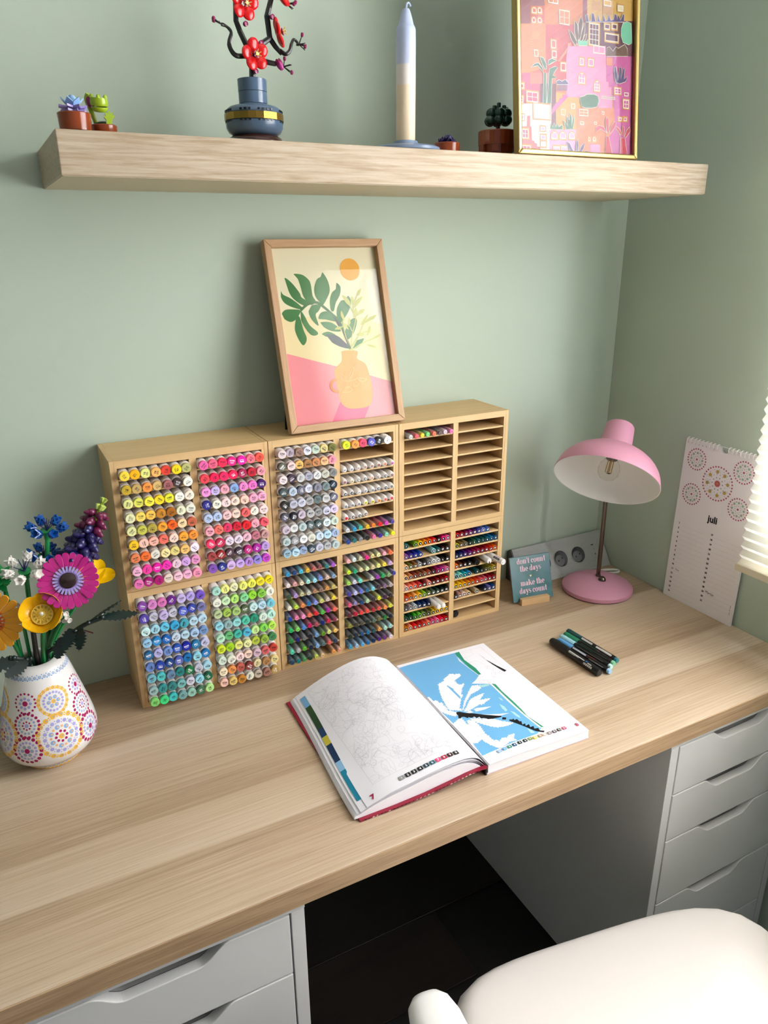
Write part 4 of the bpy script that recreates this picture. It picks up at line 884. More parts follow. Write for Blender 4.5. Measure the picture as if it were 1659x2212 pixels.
swatches(pg, [(a/1e4, b_/1e4) for a, b_ in PAGE_SWATCH], '9bd 5ad 287 157 122 233 894 ec4 b97 dcb 988 544 433 c25'.split(), '1234567890ABCD', zr, .0066)
put_text(pg, '8', T((.1925, .0185, zr(.19, .02)+.0013)), .0100, col=H('b01f4a'), bold=.04)
obj('page_print', pg, PRINT, bk)
lp = MB()
doodles(lp, (-.170, .030, -.002, BH-.010), lambda x, y: zl(x, y), 250, 11, .0009)
swatches(lp, [(-.1310+.0102*k, .0150+.0002*k) for k in range(9)], '999 222 222 222 245 367 e58 b24 422'.split(), '123456789', zl, .0078)
swatches(lp, [(-.1310+.0102*9, .0168)], ['222'], '0', zl, .0078)
sl_ = math.atan2(zl(-.17, .018)-zl(-.18, .018), .01)
put_text(lp, '7', T((-.1790, .0105, zl(-.1790, .0105)+.0010)) @ RY(-sl_), .0125, col=H('b01f4a'), bold=.04)
obj('page_print', lp, PRINT, bk, )
# the coloured page that peeks out below
up_ = MB(); a_, _ = sheet(.0040, .010); m_ = len(NP); cols = ['1a86a4']*4+['8fc0e4']+['17345c']*2+['c9bb3e', '1d3d66', '2c4a2e', '2a4a2a', '31512c']+['7fb2dc']*3
for j, c in zip(range(NR), cols[:NR]):
    for lo_ in (0,):
        A = [Vector(a_[(j+u)*m_+k]) for u in (0, 1) for k in (0, 3)]
        p0, p1, p2, p3 = A[0], A[1], A[2], A[3]
        if j == 0: p0 = p0.lerp(p2, .9); p1 = p1.lerp(p3, .9)
        if j == NR-1: p2 = p0.lerp(p2, .35); p3 = p1.lerp(p3, .35)
        up_.add([tuple(p0.lerp(p1, .14)+Vector((0, 0, .0006))), tuple(p0.lerp(p1, .50)+Vector((0, 0, .0006))), tuple(p2.lerp(p3, .50)+Vector((0, 0, .0006))), tuple(p2.lerp(p3, .14)+Vector((0, 0, .0006)))], [(0, 1, 2, 3)], col=H(c))
obj('page_print', up_, PRINT, bk)

# ------------------------------------------------------------ five pens on the desk
def desk_pen(a, b_, r_, label, parts, capcol=None):
    a, b_ = Vector((*a, 0)), Vector((*b_, 0)); d = (b_-a).normalized(); L_ = (b_-a).length
    t = thing('paint_pen', label, 'pen', axes((a.x, a.y, ZD+r_), d.cross(Vector((0, 0, 1))), d, (0, 0, 1)), None)
    return t, L_
def ylathe(P, n=14): return MB().lathe(P, n, 0, True, RX(-PI/2))
def penlabel(t, r_, items, spin=0.0):
    mb = MB(); K = RY(spin)
    for x0, x1, y0, y1, c in items:
        n = 3; vs = []
        for k in range(n+1):
            q = (x0+(x1-x0)*k/n)/r_; vs += [((r_+.0001)*math.sin(q), y0, (r_+.0001)*math.cos(q)), ((r_+.0001)*math.sin(q), y1, (r_+.0001)*math.cos(q))]
        mb.add(vs, [(2*k, 2*k+2, 2*k+3, 2*k+1) for k in range(n)], 0, False, H(c), K)
    obj('label_print', mb, PRINT, t)
# black marker
t, L_ = desk_pen((-.3838, -.2930), (-.3826, -.4290), .0080, 'thick black paint pen with white label and barcode, nearest the book', None)
obj('cap', ylathe([(0, 0), (.0055, .0004), (.0075, .003), (.0080, .010), (.0080, .044), (.0072, .046), (.0072, .050), (0, .050)], 18), BLACK, t)
obj('barrel', ylathe([(0, .049), (.0076, .049), (.0080, .052), (.0080, L_-.004), (.0065, L_-.0005), (.004, L_), (0, L_)], 18), BLACK, t)
penlabel(t, .0080, [(-.0015, .0002, .056, .098, 'dcdcd8'), (.0008, .0016, .056, .084, 'cfcfca'), (.0022, .0028, .056, .074, 'b8b8b4'), (-.0032, .0000, .101, .105, '2f6fb0'), (-.0010, .0010, .107, .117, 'c8c8c4')]+[(.0022, .0062, .099+.0021*k, .0999+.0021*k+(.0006 if k % 2 else 0), 'e4e4e0') for k in range(11)], .55)
spec = [((-.3682, -.2960), (-.3610, -.4335), .0062, '5a9bd0', 'mid blue capped paint pen lying next to the black one', '9cc4e6'),
        ((-.3542, -.2870), (-.3475, -.4225), .0062, '9fd0da', 'pale blue capped paint pen in the middle of the pen row', 'b9dcd6'),
        ((-.3405, -.2830), (-.3345, -.4165), .0062, '1b7f5c', 'bright green capped paint pen, second from the wall side', '7fc49a'),
        ((-.3270, -.2760), (-.3215, -.4115), .0062, '0f4648', 'dark teal capped paint pen at the wall side of the pen row', '2f7d88')]
for k, (a, b_, r_, cc, lb_, pl) in enumerate(spec):
    t, L_ = desk_pen(a, b_, r_, lb_, None)
    CM = mat('pen_cap_%s' % ('blue', 'pale_blue', 'green', 'teal')[k], cc, .4)
    obj('cap', ylathe([(0, 0), (.0045, .0004), (.0056, .0015), (.0062, .006), (.0062, .040), (.0058, .0405), (0, .0405)], 16), CM, t)
    obj('barrel', ylathe([(0, .040), (.0058, .040), (.0061, .042), (.0061, L_-.008), (.0055, L_-.006), (0, L_-.006)], 16), BLACK, t)
    obj('end_plug', ylathe([(0, L_-.008), (.0050, L_-.008), (.0050, L_-.002), (.0042, L_), (0, L_)], 14), mat('pen_plug_%s' % ('blue', 'pale_blue', 'green', 'teal')[k], pl, .4), t)
    obj('clip', MB().box(-.0012, .046, .0056, .0012, .088, .0074), [BLACK, mat('clip_green', '1f3d34', .3), bpy.data.materials.get('clip_green') or BLACK, BLACK][k], t, bevel=.0004) if k in (1, 2) else None
    it = [[(-.001, .0025, .043, .078, 'aeb4ba'), (.0030, .0036, .088, .124, 'c9c9c6'), (.0042, .0046, .086, .122, '9a9a98'), (-.0022, -.0012, .080, .102, '7a2f34')],
          [(.003, .0036, .050, .118, '8f8f86')], [(-.0032, -.0024, .066, .094, 'b56a62'), (.0030, .0036, .050, .118, '6f7f78')],
          [(-.001, .0032, .043, .072, 'b9b6b4'), (-.001, .003, .082, .122, 'c6c2bf'), (-.0026, -.0014, .094, .118, '8f7f5c')]][k]
    penlabel(t, .0061, it, .35)

# ------------------------------------------------------------ tile sign in its wooden block
rz = -.150
sg_ = Vector((math.cos(rz), math.sin(rz), 0)); bkw = Vector((-math.sin(rz), math.cos(rz), 0))
lean = .32
upv = (bkw*math.sin(lean)+Vector((0, 0, 1))*math.cos(lean)).normalized()
st = thing('sign_stand', 'small oak block with a slot holding the teal motto tile', 'stand', axes((-.3345, -.1352, ZD), sg_, bkw, (0, 0, 1)))
SW_, SD_, SH_ = .0700, .030, .0150
OAKB = wood('oak_block', ['a07c52', 'c9a273', 'dcb98a', 'e8cba0'], (12, 160, 160), .5, .35, .2, (3, 30, 30), tone=.2)
mb = MB(); mb.prism([(0, 0), (SD_, 0), (SD_, SH_), (.0195, SH_), (.0165, .0055), (.0085, .0055), (.0117, SH_), (0, SH_)], 0, SW_, M=Matrix(((0, 0, 1, 0), (1, 0, 0, 0), (0, 1, 0, 0), (0, 0, 0, 1))))
obj('block', mb, OAKB, st, bevel=.0007)
to = Vector((-.3345, -.1352, ZD+.0058))+sg_*(-.0150)+bkw*.0098
tl = thing('motto_tile', "teal tile lettered don't count the days, make the days count", 'sign', axes(to, sg_, upv, sg_.cross(upv)))
m, t_, b_ = nt('glazed_teal'); n_ = t_.nodes.new('ShaderNodeTexNoise'); n_.inputs['Scale'].default_value = 22; n_.inputs['Detail'].default_value = 2
r_ = t_.nodes.new('ShaderNodeValToRGB'); e = r_.color_ramp.elements; e[0].position = .30; e[0].color = H('27605f'); e[1].position = .62; e[1].color = H('547a84'); e.new(.46).color = H('4a737b')
tc = t_.nodes.new('ShaderNodeTexCoord'); t_.links.new(tc.outputs['Object'], n_.inputs['Vector']); t_.links.new(n_.outputs['Fac'], r_.inputs[0]); t_.links.new(r_.outputs[0], b_.inputs['Base Color']); b_.inputs['Roughness'].default_value = .22
TS = .1005
obj('glazed_face', MB().box(0, 0, -.0030, TS, TS, 0), m, tl, bevel=.0012)
obj('clay_body', MB().box(.0004, .0004, -.0060, TS-.0004, TS-.0004, -.0030), mat('clay', '8a5a44', .8), tl)
# fat-face lettering: thick stems, hairline joins
def ring(cx, cy, rx, ry, tk, a0=0, a1=2*PI, hair=.075, n=22):
    q = []
    for k in range(n):
        u, v = a0+(a1-a0)*k/n, a0+(a1-a0)*(k+1)/n
        o = lambda a: (cx+rx*math.cos(a), cy+ry*math.sin(a)); i_ = lambda a: (cx+(rx-tk)*math.cos(a), cy+(ry-hair)*math.sin(a))
        q.append([o(u), o(v), i_(v), i_(u)])
    return q
def rect(x0, y0, x1, y1): return [[(x0, y0), (x1, y0), (x1, y1), (x0, y1)]]
st_ = .27
def stem(x, h=1.0, base=True, topserif=True):
    q = rect(x, 0, x+st_, h)
    if base: q += rect(x-.07, 0, x+st_+.07, .07)
    if topserif: q += [[(x-.10, h), (x, h-.09), (x+.02, h), (x, h+.01)]] + rect(x-.10, h-.06, x+.02, h)
    return q
def arch(x, w_=.62): return ring(x+st_+(w_-st_)/2-.02, .66, (w_-st_)/2+.18, .36, .16, 0, PI, .09, 14)
G_ = {
 'o': (ring(.40, .5, .40, .52, .25), .86), 'd': (ring(.36, .5, .36, .52, .25)+stem(.48, 1.48), .88), 'c': (ring(.38, .5, .38, .52, .25, .75, 5.6)+ring(.60, .74, .12, .13, .12), .76),
 'e': (ring(.38, .5, .38, .52, .25, 0, 5.55)+rect(.2, .46, .74, .53), .80), 'n': (stem(.06)+arch(.06)+stem(.52, .70, True, False), .94), 'm': (stem(.06)+arch(.06)+stem(.50, .70, True, False)+arch(.50)+stem(.94, .70, True, False), 1.36),
 'h': (stem(.06, 1.48)+arch(.06)+stem(.52, .70, True, False), .94), 'u': (rect(.06, .28, .06+st_, 1.0)+rect(-.04, .93, .2, 1.0)+ring(.42, .34, .36, .36, .2, PI, 2*PI, .09, 14)+stem(.52, 1.0), .94),
 't': (rect(.14, .2, .14+st_, 1.38)+rect(0, .93, .56, 1.0)+ring(.36, .22, .22, .24, .2, PI, 1.85*PI, .08, 10), .60), 'a': (stem(.44, .72, True, False)+ring(.30, .30, .30, .31, .22)+ring(.44, .70, .28, .32, .2, .05, 2.5, .07, 12)+ring(.20, .76, .12, .12, .12), .86),
 'y': ([[(-.02, 1.0), (.30, 1.0), (.56, .12), (.38, -.05)], [(.70, 1.0), (.77, 1.0), (.44, -.22), (.36, -.18)]]+rect(-.08, .93, .36, 1.0)+rect(.58, .93, .86, 1.0)+ring(.22, -.30, .15, .15, .15)+ring(.30, -.22, .16, .22, .06, 4.5, 6.2, .07, 8), .82),
 's': (ring(.32, .72, .28, .30, .13, .5, 4.6, .08)+ring(.34, .29, .30, .31, .14, -2.6, 1.6, .08)+[[(.10, .82), (.34, .66), (.60, .38), (.56, .18), (.34, .38), (.12, .56)]], .68),
 'k': (stem(.06, 1.48)+[[(.30, .46), (.37, .46), (.74, .97), (.66, .97)], [(.40, .60), (.62, .66), (.98, .04), (.66, .04)]]+rect(.56, .93, .86, 1.0)+rect(.58, 0, 1.02, .07), 1.0),
 "'": ([[(.04, 1.48), (.24, 1.48), (.17, 1.05), (.11, 1.05)]], .28), ' ': ([], .34)}
def fat(mb, txt, cx, y, size, z, col):
    wd = sum(G_[c][1]+.02 for c in txt); x = cx-wd*size/2
    for c in txt:
        for pl_ in G_[c][0]: mb.poly([(x+a*size, y+b2*size) for a, b2 in pl_], z, col=col)
        x += (G_[c][1]+.02)*size
lt = MB(); PK = H('f0cddd')
fat(lt, "don't count", .0535, .0835, .0088, .0004, PK); fat(lt, 'the days', .0500, .0665, .0088, .0004, PK)
fat(lt, 'make the', .0520, .0345, .0088, .0004, PK); fat(lt, 'days count', .0520, .0175, .0088, .0004, PK)
lt.poly([(.0485, .0520), (.0510, .0552), (.0503, .0566), (.0491, .0568), (.0485, .0560), (.0479, .0568), (.0467, .0566), (.0460, .0552)], .0004, col=H('e8ddb2'))
obj('lettering', lt, PRINT, tl)

# ------------------------------------------------------------ wedge-shaped socket strip in the corner
SO = Vector((-.2790, -.0625, ZD+.0006)); FACEUP = Vector((0, .0495, .078)).normalized(); FL = .0925; LX = .2745
GRY = mat('grey_plastic', 'a9aaa6', .42); DGR = mat('dark_grey_plastic', '3a3b3b', .4)
ss = thing('socket_strip', 'grey ridged wedge socket strip with three outlets behind the pink lamp', 'socket strip', axes(SO, (1, 0, 0), FACEUP, Vector((1, 0, 0)).cross(FACEUP)))
mb = MB(); prof = [(0, -.0002)]
nr = 26
for k in range(nr):
    y = .004+(FL-.008)*k/nr; s_ = (FL-.008)/nr
    prof += [(y, 0), (y+s_*.72, 0), (y+s_*.80, -.0006), (y+s_*.95, -.0006)]
prof += [(FL-.002, -.0002), (FL, -.003), (FL-.006, -.0085)]
# the back: down the wall and along the desk, expressed in face coordinates
def face_yz(Y, Z):
    v = Vector((0, Y, Z))-Vector((0, SO.y, SO.z)); n = Vector((1, 0, 0)).cross(FACEUP); return (v.dot(FACEUP), v.dot(n))
prof += [face_yz(-.0015, SO.z+.068), face_yz(-.0015, SO.z), face_yz(SO.y+.003, SO.z)]
mb.prism(prof, .004, LX-.003, M=Matrix(((0, 0, 1, 0), (1, 0, 0, 0), (0, 1, 0, 0), (0, 0, 0, 1))))
obj('ridged_housing', mb, GRY, ss)
endp = [(0, .0006), (FL, .0006), (FL+.0008, -.003), face_yz(-.0012, SO.z+.070), face_yz(-.0012, SO.z), face_yz(SO.y, SO.z)]
for x in (0, LX-.003): obj('end_cap', MB().prism(endp, x, x+.004 if x == 0 else x+.003, M=Matrix(((0, 0, 1, 0), (1, 0, 0, 0), (0, 1, 0, 0), (0, 0, 0, 1)))), DGR if x == 0 else GRY, ss, bevel=.0005)
for k, x in enumerate((.0815, .1335, .1875)):
    K = T((x, .0440, 0))
    so = obj('socket', MB().lathe([(.0215, .0001), (.0215, .0010), (.0200, .0012), (.0196, .0006), (.0194, -.0004), (0, -.0004)], 32), GRY, ss, M=K)
    obj('socket_cup', MB().lathe([(.0195, .0009), (.0190, .00095), (.0186, .0006), (.0178, .00035), (0, .00032)], 32), DGR, so)
    f2 = MB().lathe([(.0135, .0004), (.0130, .0007), (0, .0007)], 28, M=T((-.0035, -.0035, 0))); obj('socket_floor', f2, mat('mid_grey_plastic', '6d6f6e', .4) if k == 0 else bpy.data.materials['mid_grey_plastic'], so)
    h_ = MB()
    for a in (-.0068, .0068): h_.disc(a*.94-.0015, a*.34-.0015, .0023, .0009, 12)
    obj('pin_hole', h_, BLACK, so)
    g2 = MB()
    for a in (.0165, -.0165): g2.box(-.0018+a*-.3, a-.0015, .0006, .0018+a*-.3, a+.0015, .0014)
    obj('earth_clip', g2, BLACK, so)
us = MB(); us.box(.2345, .058, -.0004, .2415, .0605, .0002); us.box(.2390, .034, -.0004, .2415, .0375, .0002); obj('usb_port', us, BLACK, ss)
us = MB(); us.box(.2375, .0478, -.0003, .2440, .0482, .0002); obj('indicator_mark', us, DGR, ss)
cb = MB(); cb.tube(spline([(-.115, -.098, ZD+.0035), (-.085, -.080, ZD+.0034), (-.050, -.082, ZD+.0034), (-.024, -.092, ZD+.0034), (-.016, -.102, ZD+.0034), (-.028, -.108, ZD+.0034), (-.060, -.096, ZD+.0034), (-.100, -.092, ZD+.0036)], 6), .0030, 8)
tag(obj('power_cord', cb, WHITE), 'loop of white cord on the desk between lamp base and socket strip', 'cord')

# ------------------------------------------------------------ pink desk lamp
LB = Vector((-.130, -.150, ZD))
PINK = mat('matt_pink_lacquer', 'cc8fa4', .45, spec=.35, bump=.03, bscale=1500); SHIN = mat('shade_white_inside', 'f6f4f0', .5)
lamp = thing('desk_lamp', 'pink metal desk lamp with tilted dome shade in the corner', 'lamp', LB)
obj('base', MB().lathe([(0, .0015), (.0770, .0015), (.0790, .0040), (.0790, .0115), (.0770, .0140), (.066, .0205), (.050, .0265), (.030, .0305), (.012, .0318), (0, .0320)], 56), PINK, lamp)
obj('foot_pad', MB().lathe([(0, 0), (.0755, 0), (.0755, .0020), (0, .0020)], 48), BLACK, lamp)
BRS = mat('aged_bronze_steel', '6e5f56', .25, 1.0)
obj('stem', MB().lathe([(0, .031), (.0060, .031), (.0060, .035), (.0048, .036), (.0048, .273), (0, .274)], 18, M=T((.004, .004, 0))), BRS, lamp)
obj('knob', MB().lathe([(0, .0290), (.0088, .0290), (.0086, .0325), (.0070, .0368), (.0040, .0392), (0, .0400)], 20, M=T((-.003, -.016, .0005))), BRS, lamp)
sa = Vector((.568, .369, .735)).normalized(); RCn = Vector((-.2106, -.225, 1.0175))-LB
shm = along(RCn, sa)
SR, SH2 = .1060, .076
dome = [(SR, 0)]
for k in range(1, 12):
    a = k/12*PI/2; dome.append((SR*math.cos(a)**.92, SH2*math.sin(a)))
ko = [(.0345, .0735), (.0335, .078), (.0300, .120), (.0292, .1265), (.0270, .1300), (0, .1302)]
outer = [(SR+.0012, -.001), (SR+.0016, .0008)]+[(r_, z) for r_, z in dome[1:] if r_ > .0350]+ko
shd = obj('shade', MB().lathe(outer, 64), PINK, lamp, M=shm)
inn = [(SR+.0012, -.001), (SR-.0004, -.0008)]+[(r_-.0016, z-.0016) for r_, z in dome[1:] if r_ > .0310]+[(.0290, .0700), (.0285, .0750), (0, .0752)]
obj('shade_lining', MB().lathe(inn, 64), SHIN, shd)
obj('bulb_holder', MB().lathe([(0, .074), (.0170, .074), (.0170, .060), (.0155, .056), (0, .056)], 24), SHIN, shd)
bu = obj('bulb', MB().lathe([(.0105, .0560), (.0110, .0500), (.0150, .0450), (.0200, .0360), (.0222, .0260), (.0205, .0150), (.0150, .0070), (.0075, .0030), (0, .0022)], 28), glass('bulb_glass', (.96, .96, .94, 1), 1.5), shd)
obj('screw_base', MB().lathe([(0, .0575), (.0120, .0575), (.0122, .0520), (.0112, .0495), (0, .0495)], 20), STEEL, shd)
fb = MB()
for k in range(4):
    a = k*PI/2+.5; fb.tube([(.0055*math.cos(a), .0055*math.sin(a), .046), (.0062*math.cos(a), .0062*math.sin(a), .018)], .0009, 6)
obj('filament', fb, mat('filament_yellow', 'e8b85a', .5), shd)
fw_ = MB(); fw_.tube([(0, 0, .050), (0, 0, .018)], .0005, 6)
for k in range(4):
    a = k*PI/2+.5; b2 = a+PI/2; fw_.tube([(.0062*math.cos(a), .0062*math.sin(a), .018), (.0062*math.cos(b2), .0062*math.sin(b2), .018)], .0003, 5)
obj('filament_support', fw_, STEEL, shd)
# pivot arm between stem and shade, hidden behind the dome
pv = Vector((.004, .004, .268)); ax_ = (pv-RCn).dot(sa); rd_ = (pv-RCn-sa*ax_).normalized(); tgt = RCn+sa*ax_+rd_*.0738
obj('pivot', MB().tube([pv, pv*.5+tgt*.5, tgt], .0046, 12), BRS, lamp)

# ------------------------------------------------------------ calendar leaning on the right wall
CO = Vector((-.0135, -.2385, ZD+.0005)); cx_ = Vector((0, -1, 0)); cy_ = Vector((.0085, 0, .363)).normalized()
cal = thing('wall_calendar', 'spiral-bound birthday calendar opened at juli, leaning against the right wall', 'calendar', axes(CO, cx_, cy_, cx_.cross(cy_)))
CW, CH = .178, .3635
PAPC = mat('calendar_paper', 'f2ecec', .75, spec=.2)
def leaf(z0, z1, ins=0.0):
    q = [(0, 0), (CW-ins, 0), (CW-ins, CH)]+[(CW*.545+.011*math.cos(a), CH-.011*math.sin(a)) for a in [PI*k/8 for k in range(9)]]+[(0, CH)]
    return MB().prism(q, z0, z1)
for k in range(6): obj('page', leaf(-.0049+.0008*k, -.0049+.0008*k+.0005, .0006*(k % 2)), PAPC, cal)
cpn = MB(); Z_ = .0002
def mandala(mb, cx, cy, r_, rings, center, z, squash=1):
    for rr, n, sz, c, off in rings:
        for k in range(n):
            a = 2*PI*(k+off)/n; mb.disc(cx+r_*rr*math.cos(a), cy+r_*rr*math.sin(a), r_*sz, z, 10, col=H(c))
    for rr, c in center: z += .00003; mb.disc(cx, cy, r_*rr, z, 16, col=H(c))
for i, (x, y, r_) in enumerate(CAL_MANDALAS):
    x, y = x/1e4, y/1e4
    if i == 4: mandala(cpn, x, y, .0352, [(1, 34, .052, 'b8586c', 0), (.70, 8, .105, 'c2a24a', .2), (.70, 24, .018, '9aa79a', .5), (.55, 16, .030, 'a3b0a2', .5), (.85, 16, .026, 'a8b2a4', 0), (.80, 40, .012, 'c79aa4', 0), (.36, 10, .04, '8fa092', 0)], [(.19, 'c35a62'), (.08, 'b98a4a')], Z_)
    else: mandala(cpn, x, y, .0222, [(1, 24, .075, 'b0506c', 0), (.62, 8, .12, '9fb8a2', 0), (.70, 8, .07, 'd0a29a', .5), (.30, 8, .04, '8d9a72', 0), (.42, 8, .03, '8f6a72', .5)], [(.10, 'b0485f')], Z_)
put_text(cpn, 'juli', T((.0945, .2080, Z_)), .0200, col=H('15151a'), bold=.03)
for k in range(31):
    if k < 16: x, y = .0150, .1768-.01077*k
    else: x, y = .1005, .1779-.01075*(k-16)
    put_text(cpn, str(k+1), T((x, y, Z_)), .0052, col=H('15151a'), bold=.06)
    cpn.line([(x+.005, y-.004), (x+.070, y-.004)], .0002, Z_, col=H('bdb4b0'))
put_text(cpn, 'Mam', T((.0285, .0700, Z_)) @ RZ(-.05), .0058, col=H('4a4648'), bold=0)
put_text(cpn, 'Martijn', T((.1180, .0500, Z_)) @ RZ(-.05), .0075, col=H('3a3638'), bold=0)
for y0, y1 in ((.024, .031), (.033, .037), (.039, .046)): cpn.line([(.1715, y0), (.1715, y1)], .0008, Z_, col=H('6a6062'))
for k in range(19):
    if 8 < k < 11: continue
    cpn.disc(.0055+.00925*k, CH-.0075, .0014, Z_, 8, col=H('2a2526'))
obj('calendar_print', cpn, PRINT, cal)
for k in range(19):
    if 8 < k < 11: continue
    x = .0055+.00925*k; sp = MB()
    for dx in (-.0007, .0009): sp.tube([(x+dx, CH-.0020+.0062*math.cos(a)-.0005, -.0018+.0052*math.sin(a)) for a in [2*PI*j/14-.6 for j in range(15)]], .00055, 5, caps=False)
    obj('wire_ring', sp, WHITE, cal)
obj('hanger_wire', MB().tube([(.0030, CH+.0005, -.0030), (CW*.53, CH+.0008, -.0030), (CW-.003, CH+.0005, -.0030)], .0008, 6), WHITE, cal)
# ------------------------------------------------------------ things on the shelf
SHZ = SZ+.0501
def gloss(name, c, r=.18): return mat(name, c, r, spec=.5, coat=.15)
TERRA = gloss('reddish_brown_brick_plastic', '8e3f1c'); LAV = gloss('lavender_plastic', '9a86c8', .3); SKY = gloss('light_blue_plastic', '8fb6e2', .3)
LIME = gloss('lime_plastic', '9ab51f', .3); MAG = gloss('dark_magenta_plastic', '8c1552', .3); DGRN = gloss('dark_green_plastic', '12382a', .15); DPUR = gloss('dark_purple_plastic', '22195a', .3)
GREEN = gloss('green_plastic', '0f7a3c', .25); EARTH = gloss('earth_green_plastic', '10231f', .3)
def star(n, r0, r1, pw, z=0, tip=0.0, th=.0012):
    """flat spiky rosette: separate pointed leaves around a hub"""
    mb = MB(); mb.lathe([(0, z-th), (r0, z-th), (r0, z+th), (0, z+th)], 12)
    for k in range(n):
        a = 2*PI*k/n; M = RZ(a); w_ = pw/2
        v = [(r0*.6, -w_*.8, z), (r0+.4*(r1-r0), -w_, z+tip*.35), (r1, 0, z+tip), (r0+.4*(r1-r0), w_, z+tip*.35), (r0*.6, w_*.8, z)]
        vs = [(x, y, q+th) for x, y, q in v]+[(x, y, q-th) for x, y, q in v]
        mb.add(vs, [(0, 1, 2, 3, 4), (9, 8, 7, 6, 5)]+[(i, 5+i, 5+(i+1) % 5, (i+1) % 5) for i in range(5)], M=M)
    return mb
# two small pots at the left end
P1 = Vector((-1.1425, -.2205, SHZ))
t = thing('toy_succulent', 'blue and lavender toy succulent in a low round brown pot, left end of shelf', 'plant', P1)
obj('pot', MB().lathe([(0, 0), (.0165, 0), (.0168, .0025), (.0185, .0030), (.0196, .0215), (.0188, .0225), (.0165, .0225), (.0165, .0200), (0, .0200)], 40), TERRA, t)
obj('rosette', star(9, .006, .0150, .0075, .0232, .0018), LAV, t); obj('rosette', star(8, .006, .0175, .0080, .0272, .0022), LAV, t, M=RZ(.3))
top = MB()
for k in range(6):
    M = RZ(2*PI*k/6) @ T((.0045, 0, .0295)) @ RY(.55)
    v = [(0, -.004, 0), (0, .004, 0), (.0012, -.0048, .006), (.0012, .0048, .006), (.0022, 0, .0125)]
    top.add([(x-.0006, y, z) for x, y, z in v]+[(x+.0008, y, z) for x, y, z in v], [(0, 2, 3, 1), (2, 4, 3), (5, 6, 8, 7), (7, 8, 9), (0, 5, 7, 2), (2, 7, 9, 4), (1, 3, 8, 6), (3, 4, 9, 8)], M=M)
obj('leaf_crown', top, SKY, t)
obj('bud', MB().ell((0, 0, .034), .006, .006, .0085), SKY, t)
P2 = Vector((-1.1060, -.2010, SHZ))
t = thing('toy_flytrap', 'lime green toy flytrap plant in a small brown pot behind the succulent', 'plant', P2)
obj('pot', MB().lathe([(0, 0), (.0140, 0), (.0150, .0015), (.0158, .0125), (.0150, .0135), (.0130, .0135), (.0130, .0115), (0, .0115)], 36), TERRA, t)
obj('soil', MB().lathe([(0, .012), (.0128, .012), (.0110, .0150), (.006, .0175), (0, .018)], 20), DGRN, t)
hd = obj('trap_jaw', MB().lathe([(0, 0), (.0065, .0004), (.0088, .0020), (.0100, .0050), (.0100, .0062), (.0082, .0062), (.0078, .003), (0, .0022)], 24), LIME, t, M=T((-.0035, -.004, .0275)) @ RX(.25))
up2 = MB().lathe([(.0098, .0068), (.0106, .0080), (.0108, .0120), (.0098, .0160), (.0090, .0160), (.0094, .0120), (.0090, .0080)], 24)
for k in range(6):
    a = 2*PI*k/6+.3; up2.lathe([(.0026, 0), (.0018, .003), (0, .0048)], 8, M=T((.0092*math.cos(a), .0092*math.sin(a), .0155)))
obj('trap_jaw', up2, LIME, t, M=T((-.0035, -.004, .0275)) @ RX(.15))
b2 = MB().tube(spline([(-.008, .004, .014), (-.012, .004, .028), (-.0165, .002, .041), (-.0145, -.001, .0475)], 4), [.0028]*6+[.003]*7, 8)
obj('curled_stem', b2, LIME, t)
obj('open_mouth', MB().ell((-.0125, -.0015, .0390), .0055, .0035, .0070), MAG, t)
lf = MB(); q = [(-.003, 0), (.003, 0), (.0045, .008), (.0075, .012), (.0065, .0135), (.0048, .0125), (.005, .016), (.0035, .0165), (.002, .014), (.0012, .0175), (-.0005, .0172), (-.001, .0135), (-.003, .0155), (-.0042, .014), (-.003, .010), (-.005, .0105), (-.0055, .009), (-.003, .006)]
lf.prism(q, -.0012, .0012, M=T((.004, -.0125, .0120)) @ RX(PI/2-.25) @ RZ(-.12)); obj('toothed_leaf', lf, LIME, t)
# blossom tree in the blue vase
BVm = gloss('sand_blue_plastic', '52677f', .2); GOLDP = mat('pearl_gold', '9c7c38', .28, .85); DBR = gloss('dark_brown_plastic', '3a1a13', .2); RED = gloss('bright_red_plastic', 'c90d12', .2)
BLK = gloss('black_branch', '141010', .3); YEL = gloss('pale_yellow_plastic', 'efd874', .35); PUR = gloss('magenta_bud', 'b53a86', .25)
VC = Vector((-.8825, -.13, SHZ))
vz = thing('toy_brick_vase', 'sand blue toy-brick vase with gold band on dark brown foot', 'vase', VC)
obj('foot', MB().lathe([(0, 0), (.037, 0), (.0405, .004), (.0410, .010), (.0385, .016), (.033, .0195), (0, .0195)], 48), DBR, vz)
obj('lower_body', MB().lathe([(0, .0195), (.0310, .0195), (.0375, .0230), (.0410, .0290), (.0415, .0375), (.0405, .0385), (0, .0385)], 48), BVm, vz)
obj('gold_band', MB().lathe([(.0400, .0385), (.0428, .0385), (.0428, .0475), (.0400, .0475)], 24, smooth=False), GOLDP, vz)
obj('upper_body', MB().lathe([(0, .0475), (.0405, .0475), (.0412, .0490), (.0400, .0530), (.0350, .0570), (.0270, .0592), (.0220, .0600), (.0205, .0612), (0, .0612)], 48), BVm, vz)
nk = MB()
for k in range(40):
    a = 2*PI*k/40
    if k % 10 in (3, 4, 8): continue
    for z in (.0355, .0492): nk.box(.0400, -.0016, z, .0420, .0016, z+.0026, M=RZ(a))
obj('notch_row', nk, BLACK, vz)
obj('neck_ring', MB().lathe([(.0170, .0616), (.0205, .0616), (.0205, .0764), (.0170, .0764)], 40), BVm, vz)
obj('neck_ring', MB().lathe([(.0170, .0770), (.0207, .0770), (.0209, .0925), (.0195, .0932), (.0170, .0932), (.0165, .0830), (0, .0830)], 40), BVm, vz)
